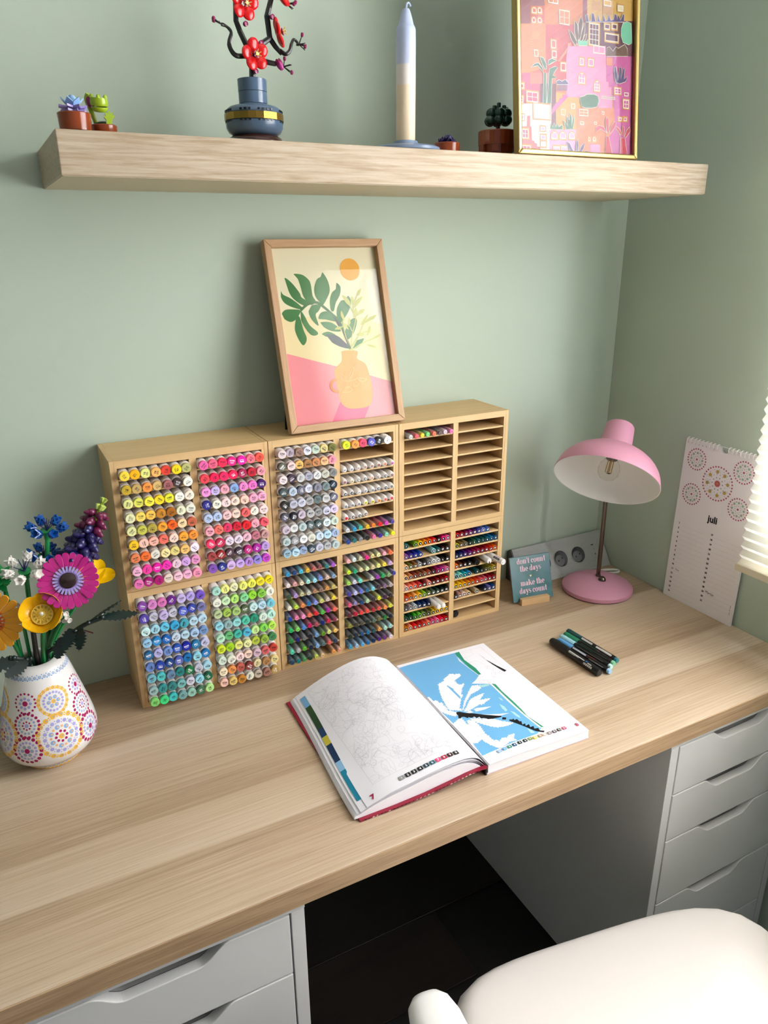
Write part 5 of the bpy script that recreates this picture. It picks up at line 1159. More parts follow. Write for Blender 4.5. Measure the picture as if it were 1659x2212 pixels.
tr = thing('toy_blossom_branch', 'black toy branch with red blossoms standing in the sand blue vase', 'plant', VC+Vector((0, 0, .0832)))
tz = .0832
def bp(x, z, y=0.0): return Vector((x-VC.x, y, z-SHZ-tz))
branches = [([bp(-.8820, 1.692), bp(-.8800, 1.728)], [.0050, .0045]), ([bp(-.8800, 1.728), bp(-.8955, 1.7456+.012), bp(-.9005, 1.770), bp(-.8990, 1.800), bp(-.9040, 1.840)], [.0042, .0042, .0038, .0036, .003]),
            ([bp(-.8800, 1.728), bp(-.8690, 1.7430), bp(-.8520, 1.7540), bp(-.8545, 1.780), bp(-.8470, 1.802), bp(-.842, 1.845)], [.0042, .0042, .0045, .0042, .0038, .003]),
            ([bp(-.8520, 1.7540), bp(-.8440, 1.7440), bp(-.8350, 1.7360)], [.004, .0036, .003]), ([bp(-.8800, 1.728), bp(-.8600, 1.7240), bp(-.8450, 1.7225)], [.004, .0038, .0034])]
for P, r_ in branches: obj('branch', MB().tube(P, r_, 8, smooth=False), BLK, tr)
curl = [([bp(-.8850, 1.7295), bp(-.9030, 1.7270, -.003), bp(-.9110, 1.7320, -.004), bp(-.9140, 1.7420, -.004), bp(-.9095, 1.7540, -.003), bp(-.9130, 1.7610), bp(-.9200, 1.7640)], [.0034, .0034, .0032, .0026, .0022, .0019, .0018]),
        ([bp(-.8380, 1.7400), bp(-.8310, 1.7355, -.004), bp(-.8240, 1.7400, -.004), bp(-.8200, 1.7500, -.003), bp(-.8150, 1.7560), bp(-.8090, 1.7520)], [.003, .0028, .0026, .0022, .0019, .0018]),
        ([bp(-.8490, 1.7225), bp(-.8330, 1.7200)], [.0016, .0014])]
for P, r_ in curl:
    q = spline(P, 5); n = len(q); rr = [r_[min(int(i/5), len(r_)-1)] for i in range(n)]
    obj('curled_twig', MB().tube(q, rr, 8), BLK, tr)
def twigs(o, d, seedn):
    q = random.Random(seedn); mb = MB(); d = Vector(d).normalized(); ends = []
    for k in range(5):
        e = (d+Vector((q.uniform(-.9, .9), q.uniform(-.6, .6), q.uniform(-.9, .9)))).normalized()*q.uniform(.010, .014); mb.tube([o, o+e], [.0009, .0006], 5); ends.append(o+e)
    mb.tube([o-d*.004, o], [.0024, .0024], 8)
    obj('twig_tip', mb, BLK, tr)
    for e in ends[:2]:
        bb = MB()
        for a in range(5): bb.ell((.0016*math.cos(2*PI*a/5), .0016*math.sin(2*PI*a/5), 0), .0016, .0016, .0022, 8, 5)
        bb.ell((0, 0, .0012), .0015, .0015, .0015, 8, 5); obj('bud', bb, MAG, tr, M=along(e, d))
twigs(bp(-.9215, 1.7640), (-1, -.2, .15), 1); twigs(bp(-.8075, 1.7505), (1, -.2, -.1), 4); twigs(bp(-.8330, 1.7200), (1, -.2, .05), 9); twigs(bp(-.8740, 1.8010), (1, -.2, -.1), 12); twigs(bp(-.8240, 1.7990), (1, -.1, -.4), 15)
def blossom(o, d, spin, r_=.0098):
    M = along(o, d, spin)
    for k in range(5):
        K = M @ RZ(2*PI*k/5) @ T((.0118, 0, .001)) @ RY(-.28)
        obj('petal', MB().ell((0, 0, 0), r_, r_*.94, .0038, 18, 9), RED, tr, M=K)
    cal_ = MB()
    for k in range(6): cal_.ell((.0040, 0, .0052), .0042, .0026, .0012, 8, 5, M=RZ(2*PI*k/6) @ RY(-.4))
    obj('inner_whorl', cal_, MAG, tr, M=M)
    stn = MB(); stn.lathe([(0, .004), (.0022, .004), (.0024, .0095), (.0014, .010), (0, .0098)], 10)
    for k in range(6): stn.tube([(.0018*math.cos(k*PI/3), .0018*math.sin(k*PI/3), .009), (.0052*math.cos(k*PI/3), .0052*math.sin(k*PI/3), .0125)], .0006, 5)
    obj('stamens', stn, YEL, tr, M=M)
blossom(bp(-.8800, 1.7290, -.010), (.16, -1, -.02), .5); blossom(bp(-.8905, 1.7900, -.009), (.20, -1, -.10), .2); blossom(bp(-.8420, 1.7600, -.006), (1, -.42, .30), .3, .0085); blossom(bp(-.8360, 1.8090, -.006), (.75, -.6, .45), .6)
for o in ((-.8790, 1.7090), (-.8690, 1.7450), (-.8900, 1.7660), (-.8500, 1.7785)):
    obj('bud', MB().lathe([(0, 0), (.0028, 0), (.0034, .0015), (.0034, .0045), (.0024, .0048), (.0020, .0040), (0, .0040)], 12), MAG, tr, M=along(bp(o[0], o[1], -.0045), (.3, -1, .1)))
obj('large_bud', MB().lathe([(0, -.005), (.003, -.0045), (.0048, 0), (.0046, .004), (.0028, .0080), (0, .0095)], 16), PUR, tr, M=along(bp(-.8410, 1.7220, -.004), (.35, -.3, -.8)))
sp = MB()
for k in range(4): sp.ell((.0030, 0, -.001), .0022, .0030, .0060, 8, 6, M=RZ(PI/2*k))
obj('bud_sepals', sp, MAG, tr, M=along(bp(-.8410, 1.7220, -.004), (.35, -.3, -.8)))
# candle
CCd = Vector((-.6370, -.145, SHZ))
t = thing('candle_dish', 'round grey blue glazed candle dish under the tall dip-dyed candle', 'candle holder', CCd)
GL = mat('grey_blue_glaze', '7d90ad', .3, coat=.3)
obj('dish', MB().lathe([(0, 0), (.043, 0), (.052, .004), (.0555, .0085), (.0545, .0125), (.049, .0150), (.034, .0165), (.021, .0175), (.0190, .0225), (.0165, .0235), (.0150, .0200), (0, .0195)], 56), GL, t)
m, t_, b_ = nt('dip_dyed_wax'); tc = t_.nodes.new('ShaderNodeTexCoord'); s_ = t_.nodes.new('ShaderNodeSeparateXYZ'); r_ = t_.nodes.new('ShaderNodeValToRGB'); mu = t_.nodes.new('ShaderNodeMath'); mu.operation = 'MULTIPLY'; mu.inputs[1].default_value = 1/.20
t_.links.new(tc.outputs['Object'], s_.inputs[0]); t_.links.new(s_.outputs['Z'], mu.inputs[0]); t_.links.new(mu.outputs[0], r_.inputs[0]); t_.links.new(r_.outputs[0], b_.inputs['Base Color'])
e = r_.color_ramp.elements; e[0].position = 0; e[0].color = H('eed9b8'); e[1].position = 1; e[1].color = H('b4bfdf')
for p_, c_ in ((.40, 'efdcc0'), (.405, 'ede3da'), (.535, 'e9e2de'), (.55, 'c8cfe6'), (.75, 'b9c4e2')): e.new(p_).color = H(c_)
b_.inputs['Roughness'].default_value = .45; b_.inputs['Subsurface Weight'].default_value = .12; b_.inputs['Subsurface Radius'].default_value = (.01, .008, .006); b_.inputs['Subsurface Scale'].default_value = .3
CB = CCd+Vector((0, 0, .0202))
t = thing('candle', 'tall candle dipped blue at the top and cream below', 'candle', CB)
obj('wax', MB().lathe([(0, 0), (.0140, 0), (.0152, .006), (.0152, .140), (.0148, .156), (.0140, .1590), (.0118, .1620), (.0092, .1720), (.0066, .1800), (.0050, .1830), (0, .1845)], 36), m, t)
obj('wick', MB().tube(spline([(0, 0, .1830), (.0015, 0, .1900), (.0050, 0, .1915), (.0080, 0, .1870)], 4), .0014, 6), m, t)
# small dark purple plant
t = thing('toy_pot_plant', 'dark purple toy plant in a low brown pot between candle and larger pot', 'plant', Vector((-.5715, -.165, SHZ)))
obj('pot', MB().lathe([(0, 0), (.0190, 0), (.0205, .0015), (.0208, .0205), (.0198, .0215), (.0180, .0215), (.0180, .0190), (0, .0190)], 40), TERRA, t)
for k in range(9):
    a = 2.4*k; rr = .003+.0085*(k/9)**.5; q = MB()
    q.prism([(-.0045, 0), (.0045, 0), (.0065, .006), (.004, .0075), (.0025, .0120), (0, .009), (-.003, .0135), (-.0045, .0075), (-.0065, .0065)], -.0009, .0009)
    obj('ruffled_leaf', q, DPUR, t, M=T((rr*math.cos(a), rr*math.sin(a), .0195)) @ RZ(a) @ RX(PI/2-.35+.5*math.sin(3*a)))
obj('bud_core', MB().ell((0, 0, .025), .0075, .0075, .0085, 10, 6), DPUR, t)
# larger pot with dark green plant
t = thing('toy_pot_plant', 'shiny dark green toy jade plant in a stepped brown pot beside gold frame', 'plant', Vector((-.4690, -.160, SHZ)))
obj('pot_body', MB().lathe([(0, 0), (.0240, 0), (.0255, .0010), (.0275, .0240), (.0275, .0245), (0, .0245)], 16, smooth=False), TERRA, t)
obj('pot_rim', MB().lathe([(.0270, .0225), (.0320, .0225), (.0325, .0430), (.0310, .0445), (.0265, .0445), (.0265, .0400), (0, .0400)], 24, smooth=False), TERRA, t)
tb = MB()
for k in range(7): tb.box(.0272, -.006, .0115, .0305, .006, .0226, M=RZ(2*PI*k/7+.4))
obj('pot_tile', tb, TERRA, t)
obj('stalk', MB().lathe([(0, .040), (.0038, .040), (.0034, .052), (.0060, .0535), (.0060, .058), (0, .058)], 12), gloss('reddish_stalk', '5a3a34'), t)
for k in range(11):
    ring_ = 0 if k < 6 else 1; n_ = 6 if ring_ == 0 else 5; a = 2*PI*k/n_+ring_*.5; rr = (.0150, .0130)[ring_]; z = (.0600, .0700)[ring_]
    obj('leaf', MB().ell((0, 0, 0), .0098, .0088, .0082, 14, 8), DGRN, t, M=T((rr*math.cos(a), rr*math.sin(a), z)))
st2 = MB()
for x, y, z in ((0, 0, .084), (.008, -.004, .080), (-.010, -.002, .079), (.003, .009, .080), (.0145, -.001, .078)): st2.lathe([(0, -.010), (.0034, -.010), (.0034, .002), (.0028, .0026), (0, .0026)], 10, M=T((x, y, z)))
obj('stud_tuft', st2, DGRN, t)
# ------------------------------------------------------------ dotted vase with toy-brick flowers
VX, VY = -1.2960, -.178
VB = Vector((VX, VY, ZD))
VPROF = [(.0415, 0), (.0430, .0012), (.0455, .0062), (.0480, .0092), (.0500, .0102), (.0560, .0150), (.0640, .0235), (.0690, .0345), (.0705, .0450), (.0695, .0560), (.0670, .0700), (.0600, .0980), (.0530, .1240), (.0465, .1480), (.0430, .1580), (.0395, .1650), (.0345, .1700), (.0290, .1722), (.0265, .1722)]
vp = [(p.x, p.y) for p in spline([(a, b, 0) for a, b in VPROF], 4)]
PORC = mat('white_glazed_porcelain', 'e9e5e2', .14, spec=.5, coat=.4)
t = thing('dotted_vase', 'white porcelain vase with dotted rosettes holding toy flowers', 'vase', VB)
obj('body', MB().lathe([(0, .0004), (.040, 0)]+vp+[(.0250, .1705), (.0250, .150), (.045, .12), (.060, .06), (.035, .010), (0, .010)], 96), PORC, t)
def vsurf(z):
    for (r0_, z0), (r1_, z1) in zip(vp, vp[1:]):
        if z0 <= z <= z1 and z1 > z0:
            k = (z-z0)/(z1-z0); return r0_+(r1_-r0_)*k, math.atan2(-(r1_-r0_), z1-z0)
    return vp[-1][0], 0
def vdot(mb, phi, z, r_, col, dz=.00012):
    rr, sl = vsurf(z); nrm = Vector((math.cos(phi)*math.cos(sl), math.sin(phi)*math.cos(sl), math.sin(sl)))
    o = Vector((rr*math.cos(phi), rr*math.sin(phi), z))+nrm*dz
    tx = Vector((-math.sin(phi), math.cos(phi), 0)); ty = nrm.cross(tx)
    n = 8 if r_ < .0012 else 10; sag = r_*r_/(2*rr)
    mb.add([tuple(o+nrm*.00003)]+[tuple(o+tx*r_*math.cos(2*PI*k/n)+ty*r_*math.sin(2*PI*k/n)-nrm*(sag*math.cos(2*PI*k/n)**2)) for k in range(n)], [(0, k+1, (k+1) % n+1) for k in range(n)], col=H(col))
MA, YE, LA, BL, GB, PE = 'a8185c', 'efb63e', 'a7a3d8', '8aaedb', '9aa4c0', 'e9b27c'
KIND = {'A': [(1, 16, .115, MA), (.52, 8, .15, LA), (0, 1, .27, MA)], 'B': [(1, 18, .135, YE), (1.06, 18, .05, YE, .5), (.93, 18, .05, YE, .5), (.66, 18, .095, LA), (.33, 6, .145, BL), (0, 1, .165, YE)],
        'D': [(1, 18, .13, MA), (.66, 14, .105, BL), (.33, 8, .078, MA), (0, 1, .17, LA)], 'F': [(1, 18, .14, MA), (.66, 16, .10, LA), (.35, 6, .14, GB), (0, 1, .20, MA)],
        'G': [(1, 18, .12, YE), (1.04, 18, .045, YE, .5), (.94, 18, .035, YE, .5), (.71, 16, .09, LA), (.77, 16, .03, LA, .5), (.65, 16, .03, LA, .5), (.46, 7, .11, BL), (.46, 7, .06, PE, .5), (.24, 8, .065, MA), (0, 1, .125, YE)]}
def rosette(phi, z, r_, kind):
    mb = MB(); rr, sl = vsurf(z)
    for q in KIND[kind]:
        f_, n, s_, c = q[:4]; off = q[4] if len(q) > 4 else 0
        for k in range(n):
            a = 2*PI*(k+off)/n; dz = f_*r_*math.sin(a)*math.cos(sl); zz = z+dz
            if not .011 < zz < .165: continue
            r2, _ = vsurf(zz); vdot(mb, phi+f_*r_*math.cos(a)/r2, zz, s_*r_, c)
            if c in (YE, BL) and s_*r_ > .0018: vdot(mb, phi+(f_*r_*math.cos(a)+.3*s_*r_)/r2, zz, s_*r_*.42, 'b9a98c' if c == YE else PE, .0002)
    obj('dotted_rosette', mb, PRINT, t)
for phi, z, r_, k in VASE_ROS: rosette(phi, z, r_*.93, k)
bd = MB()
for k in range(40):
    a = 2*PI*k/40; vdot(bd, a, .1602, .0026, BL); vdot(bd, a, .1602, .0012, 'c9b79a', .0002); vdot(bd, a+PI/40, .1580, .0011, '6f93c6'); vdot(bd, a+PI/40, .1632, .0009, '6f93c6')
for k in range(46):
    a = 2*PI*k/46; vdot(bd, a, .0066, .0024, GB); vdot(bd, a+PI/46, .0028, .0024, YE)
obj('dotted_band', bd, PRINT, t)

STG = [GREEN, gloss('bright_green_plastic', '1c8a44', .25), EARTH]
def mouth(s, to):
    """where a stem from s to 'to' passes the vase's mouth"""
    z = VB.z+.168; k = (z-s.z)/max(.01, to.z-s.z); q = s.lerp(to, k); d = Vector((q.x-VB.x, q.y-VB.y)); L_ = d.length
    if L_ > .0185: d *= .0185/L_
    return Vector((VB.x+d.x, VB.y+d.y, z))
def flower(name, label, to, start, smat, r_=.0032, cat='flower', group=None):
    """stem stands in the vase; returns the empty at the stem's foot"""
    s = VB+Vector(start); t = thing(name, label, cat, s, group)
    obj('stem', MB().tube(spline([Vector((0, 0, 0)), mouth(s, Vector(to))-s, Vector(to)-s], 6), r_, 8, smooth=False), smat, t)
    return t, s
FO = lambda x, y: (x, y, .0125)
MGT = gloss('magenta_petal', 'b8147a', .25); ORG = gloss('orange_petal', 'eaa020', .3); YLW = gloss('yellow_petal', 'e9b414', .25); YLB = gloss('bright_yellow_plastic', 'f2c400', .25)
LILP = gloss('lilac_plastic', 'a995d6', .3); BRC = gloss('dark_brown_disc', '2a1713', .2); ORB = gloss('rust_orange_plastic', 'c5560f', .3); BLU = gloss('blue_plastic', '0f4f9c', .25); WPL = gloss('white_petal', 'e8e2da', .3); CRM = gloss('cream_yellow_lace', 'f0cf58', .35)
PETAL = MB(); q = [(.000, -.0022), (.008, -.0034), (.018, -.0052), (.0235, -.0046), (.0255, -.0018), (.0255, .0018), (.0235, .0046), (.018, .0052), (.008, .0034), (.000, .0022)]
PETAL.prism(q, -.0011, .0011)
def daisy(t, s, o, d, n, r_in, sc_, pm, ring_m, disc_m, spin=0.0):
    M = T(-s) @ along(o, d, spin)
    first = None
    for k in range(n):
        K = M @ RZ(2*PI*k/n) @ T((r_in, 0, .0008*(k % 2))) @ RY(-.12+.05*(k % 3)) @ S(sc_)
        if first is None: first = obj('petal', PETAL, pm, t, M=K, bevel=.0006)
        else: dup(first, t, K)
    rb_ = MB(); rb_.lathe([(0, .001), (r_in-.002, .001), (r_in-.002, .0032), (0, .0032)], 24)
    for k in range(n): rb_.box(r_in-.0045, -.0014, .0008, r_in+.0030, .0014, .0042, M=RZ(2*PI*k/n))
    obj('clip_ring', rb_, ring_m, t, M=M)
    obj('disc', MB().lathe([(0, .003), (r_in*.62, .003), (r_in*.66, .0045), (r_in*.58, .0068), (r_in*.3, .0085), (.0026, .0088), (.0024, .0100), (0, .0102)], 28), disc_m, t, M=M)
    obj('calyx', MB().lathe([(0, -.010), (.004, -.009), (.0075, -.002), (.0070, .001), (0, .001)], 12), GREEN, t, M=M)
# magenta daisy in front
o = Vector((-1.2355, -.215, 1.0210)); t, s = flower('toy_daisy', 'big magenta toy daisy with lilac ring and dark brown centre, above the vase', o+Vector((0, .012, -.004)), FO(.010, .004), GREEN)
daisy(t, s, o, (-.10, -.80, .55), 24, .0180, .94, MGT, LILP, BRC)
# orange daisy at the left edge of the picture
o = Vector((-1.3430, -.206, .9790)); t, s = flower('toy_daisy', 'orange toy daisy with rust ring, leaning out over the left side of vase', o+Vector((.006, .012, -.004)), FO(-.012, -.004), GREEN)
daisy(t, s, o, (-.35, -.90, .22), 20, .0165, 1.12, ORG, ORB, BRC)
# yellow bowl flower
def bowl_petal(t, M, pm, R_=.0165, depth=.0075):
    """round dish, hollow towards +z, with a thin rim"""
    na, nr = 22, 6; vs = []
    for off in (0, .0011):
        vs.append((0, 0, -off))
        for i in range(1, nr+1):
            u = i/nr
            for k in range(na):
                a = 2*PI*k/na; x = math.cos(a); vs.append((R_*u*x*(1-.10*x), R_*u*math.sin(a)*(1.02+.06*x), depth*u**2.2-off*(1-.5*u)))
    n_ = 1+na*nr; fs = []
    for b0 in (0, n_):
        for k in range(na): fs.append((b0, b0+1+k, b0+1+(k+1) % na))
        for i in range(nr-1):
            for k in range(na): a, c = b0+1+i*na, b0+1+(i+1)*na; k2 = (k+1) % na; fs.append((a+k, c+k, c+k2, a+k2))
    for k in range(na): k2 = (k+1) % na; a = 1+(nr-1)*na; fs.append((a+k, n_+a+k, n_+a+k2, a+k2))
    return obj('petal', MB().add(vs, fs, 0, True), pm, t, M=M)
o = Vector((-1.2770, -.222, .9800)); d = Vector((-.12, -.80, .58))
t, s = flower('toy_poppy', 'yellow toy poppy with four bowl petals and lace centre, low in the bunch', o+Vector((0, .016, -.014)), FO(.002, -.010), GREEN)
M = T(-s) @ along(o, d, .35)
for k in range(4): bowl_petal(t, M @ RZ(PI/2*k+.75) @ T((.0225, 0, .0035)) @ RY(-.80), YLW, .0185, .0085)
hub = MB(); hub.lathe([(0, -.012), (.010, -.011), (.0125, -.006), (.010, -.005), (0, -.005)], 16)
for k in range(8): hub.box(.004, -.0014, -.007, .0215, .0014, -.0040, M=RZ(PI/4*k))
for k in range(4): hub.box(.0125, -.006, -.0052, .0175, .006, -.0030, M=RZ(PI/2*k))
obj('hub', hub, YLW, t, M=M)
lc = MB(); lc.lathe([(.0092, .0), (.0102, 0), (.0102, .0018), (.0092, .0018)], 28)
for k in range(14):
    for sg in (.55, -.55): lc.tube([(.0040*math.cos(k*PI/7), .0040*math.sin(k*PI/7), .0012), (.0096*math.cos(k*PI/7+sg), .0096*math.sin(k*PI/7+sg), .0012)], .0006, 4)
lc.lathe([(0, .000), (.0036, .000), (.0036, .0020), (0, .0020)], 16); lc.lathe([(.0, -.006), (.009, -.006), (.0098, 0), (0, 0)], 20)
obj('lace_disc', lc, CRM, t, M=M @ T((0, 0, .000)) @ S(1.45))
obj('pistil', MB().lathe([(0, .001), (.0030, .001), (.0030, .0060), (0, .0060)], 12), gloss('pale_lime_plastic', 'd7d77a', .3), t, M=M)
obj('pistil_tip', MB().ell((0, 0, .0090), .0030, .0030, .0038, 10, 6), WPL, t, M=M)
# yellow flower behind the daisy: two long petals
o = Vector((-1.1990, -.170, .9960)); t, s = flower('toy_poppy', 'yellow toy flower half hidden behind the magenta daisy', o, FO(.012, .010), GREEN)
M = T(-s) @ along(o, (.35, -.55, .75), 0)
for a in (-.35, .75, 2.2, 3.6): bowl_petal(t, M @ RZ(a) @ T((.0150, 0, .004)) @ RY(-.45) @ S(1.35, .82, 1), YLB, .0150, .006)
# cornflowers
def cornflower(o, d, pm, im, label, start, n=6, sc_=1.0, name='toy_cornflower'):
    o = Vector(o); d = Vector(d).normalized(); t, s = flower(name, label, o-d*.010, start, STG[1], .0034)
    M = T(-s) @ along(o, d)
    obj('calyx', MB().lathe([(0, -.012), (.0046, -.012), (.0050, -.006), (.0080, -.001), (.0088, .003), (.0060, .003), (0, .001)], 12), STG[1], t, M=M)
    for k in range(n):
        cup = MB()
        for j in range(5):
            v = [(-.0026, 0), (.0026, 0), (.0038, .005), (.0022, .0072), (0, .0098), (-.0022, .0072), (-.0038, .005)]
            cup.prism([(x*sc_, y*sc_) for x, y in v], -.0006, .0006, M=RZ(2*PI*j/5) @ T((.0020*sc_, 0, .001)) @ RZ(PI/2) @ RX(.95) @ T((0, 0, 0)))
        cup.ell((0, 0, .0015), .0024, .0024, .002, 8, 5)
        a = 2*PI*k/n+.3; K = M @ RZ(a) @ T((.0125*sc_, 0, .0030)) @ RY(.95) @ S(1.55)
        obj('floret', cup, pm, t, M=K)
    sp = MB(); q = random.Random(k)
    for j in range(9):
        a = 2*PI*j/9; e = .25+.5*(j % 2); L_ = .015*sc_
        sp.tube([(0, 0, .002), (L_*math.sin(e)*math.cos(a), L_*math.sin(e)*math.sin(a), .004+L_*math.cos(e))], [.0009, .0005], 5)
    obj('stamens', sp, im, t, M=M)
    return t
cornflower((-1.2510, -.172, 1.0860), (.06, -.25, 1), BLU, DPUR, 'tall blue toy cornflower at the top left of the bunch', FO(.004, .012), sc_=1.15)
cornflower((-1.2605, -.160, 1.0430), (.05, -.20, 1), BLU, DPUR, 'blue toy cornflower below and behind the tall one', FO(-.002, .014))
cornflower((-1.2890, -.190, 1.0370), (-.05, -.45, 1), WPL, DPUR, 'white toy cornflower with dark violet stamens, left of the magenta daisy', FO(-.008, .006), sc_=1.22)
# green tuft at the left
o = Vector((-1.3190, -.190, 1.0330)); t, s = flower('toy_leaf_spray', 'bright green toy leaf tuft at the left edge of the bunch', o, FO(-.014, .004), GREEN, .003, 'foliage')
mb = star(6, .004, .0170, .009, 0, .004); obj('leaf_star', mb, STG[1], t, M=T(o-s) @ RX(.5)); obj('leaf_star', star(6, .004, .0140, .008, 0, .005), STG[1], t, M=T(o-s+Vector((0, 0, .008))) @ RX(.4) @ RZ(.5))
obj('leaf_star', star(5, .004, .0150, .008, 0, .004), STG[1], t, M=T(o-s-Vector((.004, 0, .010))) @ RX(.7) @ RZ(.2))
# lupine
t, s = flower('toy_lupine', 'tall purple toy lupine spike touching the left marker rack', Vector((-1.2180, -.175, 1.0400)), FO(.012, .014), gloss('yellow_green_plastic', '8a9a1c', .3), .0030, 'flower')
A, B_ = Vector((-1.2180, -.175, 1.0350)), Vector((-1.1660, -.165, 1.1200)); ax_ = (B_-A).normalized()
obj('spike_axis', MB().tube([A-s, B_-s], .0032, 8), gloss('spike_green', '7a8a1c', .3), t)
PURM = gloss('deep_purple_plastic', '221a55', .3); WIN = gloss('wine_plastic', '6a0f3f', .3); LGR = gloss('light_lime_plastic', 'b4c75e', .3)
hood = MB(); hood.ell((.0055, 0, .0012), .0060, .0046, .0052, 12, 8); hood.lathe([(.0038, 0), (.0020, .0045), (0, .0058)], 8, M=T((.0095, 0, -.001)) @ RY(1.9))
idx = 0
for lv in range(7):
    u = .02+.118*lv; n_ = 5 if lv < 5 else 4
    for k in range(n_):
        a = 2*PI*(k+.5*(lv % 2))/n_; M = T(-s) @ along(A.lerp(B_, u), ax_, a) @ T((.0050*(1-.06*lv), 0, 0)) @ RY(-.15) @ S(1.75-.10*lv)
        obj('hood_petal', hood, WIN if lv in (5, 6) or (lv == 4 and k % 2) else PURM, t, M=M)
for k in range(4): obj('white_petal', MB().ell((.0060, 0, -.004), .0040, .0022, .0026, 8, 6), WPL, t, M=T(-s) @ along(A, ax_, PI/2*k+.4))
for lv in range(2):
    tp = MB()
    for k in range(4): tp.box(-.0024, .001, -.002, .0024, .0064, .0062, M=RZ(PI/2*k+lv*.6) @ RX(-.35))
    obj('tip_bud', tp, LGR, t, M=T(-s) @ along(A.lerp(B_, .86+.12*lv), ax_) @ S(1.0-.25*lv), bevel=.0005)
# small white sprays, blue bead with lilac cup
for i, (x, y, z, lab) in enumerate(((-1.3040, -.190, .9830, 'small white toy blossom cluster between orange daisy and yellow poppy'), (-1.2500, -.200, .9600, 'small white toy blossoms at the right of the yellow poppy'))):
    o = Vector((x, y, z)); t, s = flower('toy_blossom_spray', lab, o, FO(-.006+.014*i, .001), GREEN, .0026)
    for k in range(7):
        q = MB(); q.lathe([(0, 0), (.0024, .0002), (.0042, .0030), (.0036, .0034), (.0020, .0012), (0, .0012)], 10)
        a = 2.4*k; obj('blossom', q, WPL, t, M=T(o-s+Vector((.0085*math.cos(a)*(.4+.1*k), -.004+.003*math.sin(3*a), .0085*math.sin(a)*(.4+.1*k)))) @ along((0, 0, 0), (.5*math.cos(a), -1, .3*math.sin(a))))
o = Vector((-1.2330, -.190, 1.0480)); t, s = flower('toy_bellflower', 'lilac toy cup with a blue bead beside it, behind the magenta daisy', o-Vector((0, 0, .012)), FO(.008, .010), GREEN, .0028)
obj('cup', MB().lathe([(0, -.014), (.007, -.014), (.0066, -.004), (.0050, -.003), (.0050, .002), (.0044, .003), (0, .003)], 14), LILP, t, M=T(o-s))
bb = MB(); bb.ell((0, 0, 0), .0040, .0040, .0040, 8, 6); obj('bead', bb, BLU, t, M=T(o-s+Vector((.0095, -.002, .004)))); obj('bead_wire', MB().tube([(0, 0, -.004), (.006, 0, 0), (.0095, -.002, .003)], .0008, 5), GREEN, t, M=T(o-s))
# dark serrated branch to the right, another to the left
def serrated(L_, w_, n):
    top_, bot_ = [], []
    for k in range(n+1):
        u = k/n; ww = w_*math.sin(PI*min(1, .12+u*.88))**.8; x = L_*u
        top_ += [(x, ww*.62), (x+L_/n*.45, ww)]; bot_ += [(x, -ww*.62), (x+L_/n*.45, -ww)]
    return MB().prism(bot_[:-1]+[(L_*1.06, 0)]+top_[:-1][::-1], -.0008, .0008)
def leafbranch(label, P, leaves, start):
    s = VB+Vector(start); t = thing('toy_fern_branch', label, 'foliage', s)
    q = spline([Vector((0, 0, 0)), mouth(s, Vector(P[0]))-s]+[Vector(p)-s for p in P], 5); obj('stem', MB().tube(q, .0034, 8), EARTH, t)
    kb = MB()
    for k, p in enumerate(q[5:]):
        if k % 3 == 0: kb.ell(p+Vector((.001, -.003, .002)), .0038, .0038, .0038, 8, 6)
    obj('knuckle', kb, EARTH, t)
    for o, d, nrm, L_, w_ in leaves:
        d = Vector(d).normalized(); nrm = Vector(nrm); z = (nrm-d*nrm.dot(d)).normalized()
        obj('serrated_leaf', serrated(L_, w_, 7), EARTH, t, M=axes(Vector(o)-s, d, z.cross(d), z))
    return t, s
t, s = leafbranch('dark green serrated toy branch reaching right in front of the rack', [(-1.2620, -.205, .9150), (-1.2330, -.225, .9480), (-1.2000, -.228, .9580)],
    [((-1.2005, -.228, .9580), (1, .02, -.10), (0, -.6, 1), .052, .0100), ((-1.2150, -.226, .9560), (.85, .10, .36), (.2, -.15, -1), .048, .0070), ((-1.2420, -.222, .9480), (-.45, -.30, -.80), (-.5, -1, .1), .032, .0120), ((-1.2570, -.214, .9330), (-.35, -.2, -.9), (-.4, -1, .1), .032, .0120), ((-1.2300, -.226, .9480), (-.20, -.35, -.72), (-.7, -1, .1), .032, .0110)], FO(.014, -.006))
obj('brown_twig', MB().tube([Vector((-1.2290, -.228, .9460))-s, Vector((-1.2150, -.232, .9380))-s], .0014, 6), DBR, t)
leafbranch('dark green serrated toy leaf hanging over the left rim of the vase', [(-1.3060, -.196, .8990), (-1.3300, -.206, .9160)], [((-1.3220, -.206, .9100), (-1, -.1, -.02), (0, -.8, .6), .046, .0120), ((-1.3080, -.204, .9030), (-.75, -.35, -.22), (0, -.8, .6), .036, .0120)], FO(-.010, -.010))
# black connector stems and loose green stems
for i, (to, start, m_, lab, r_) in enumerate((((-1.2930, -.196, .9440), FO(-.004, -.006), BLK, 'black toy connector stem behind the yellow poppy', .0036), ((-1.2600, -.188, .9480), FO(.010, -.002), GREEN, 'straight green toy stem right of the yellow poppy', .0036), ((-1.2670, -.180, .9900), FO(.004, .004), GREEN, 'thick green toy stem in the middle of the bunch', .0040))):
    t, s = flower('toy_grass_blade', lab, Vector(to), start, m_, r_, 'stem')
    if i == 0: obj('ring_pin', MB().lathe([(.0016, -.0012), (.0040, -.0012), (.0040, .0012), (.0016, .0012)], 14), STEEL, t, M=T(Vector(to)-s) @ RX(PI/2))
    else: obj('leaf_collar', star(4, .004, .010, .008, 0, .003), STG[1], t, M=T(Vector(to)-s))
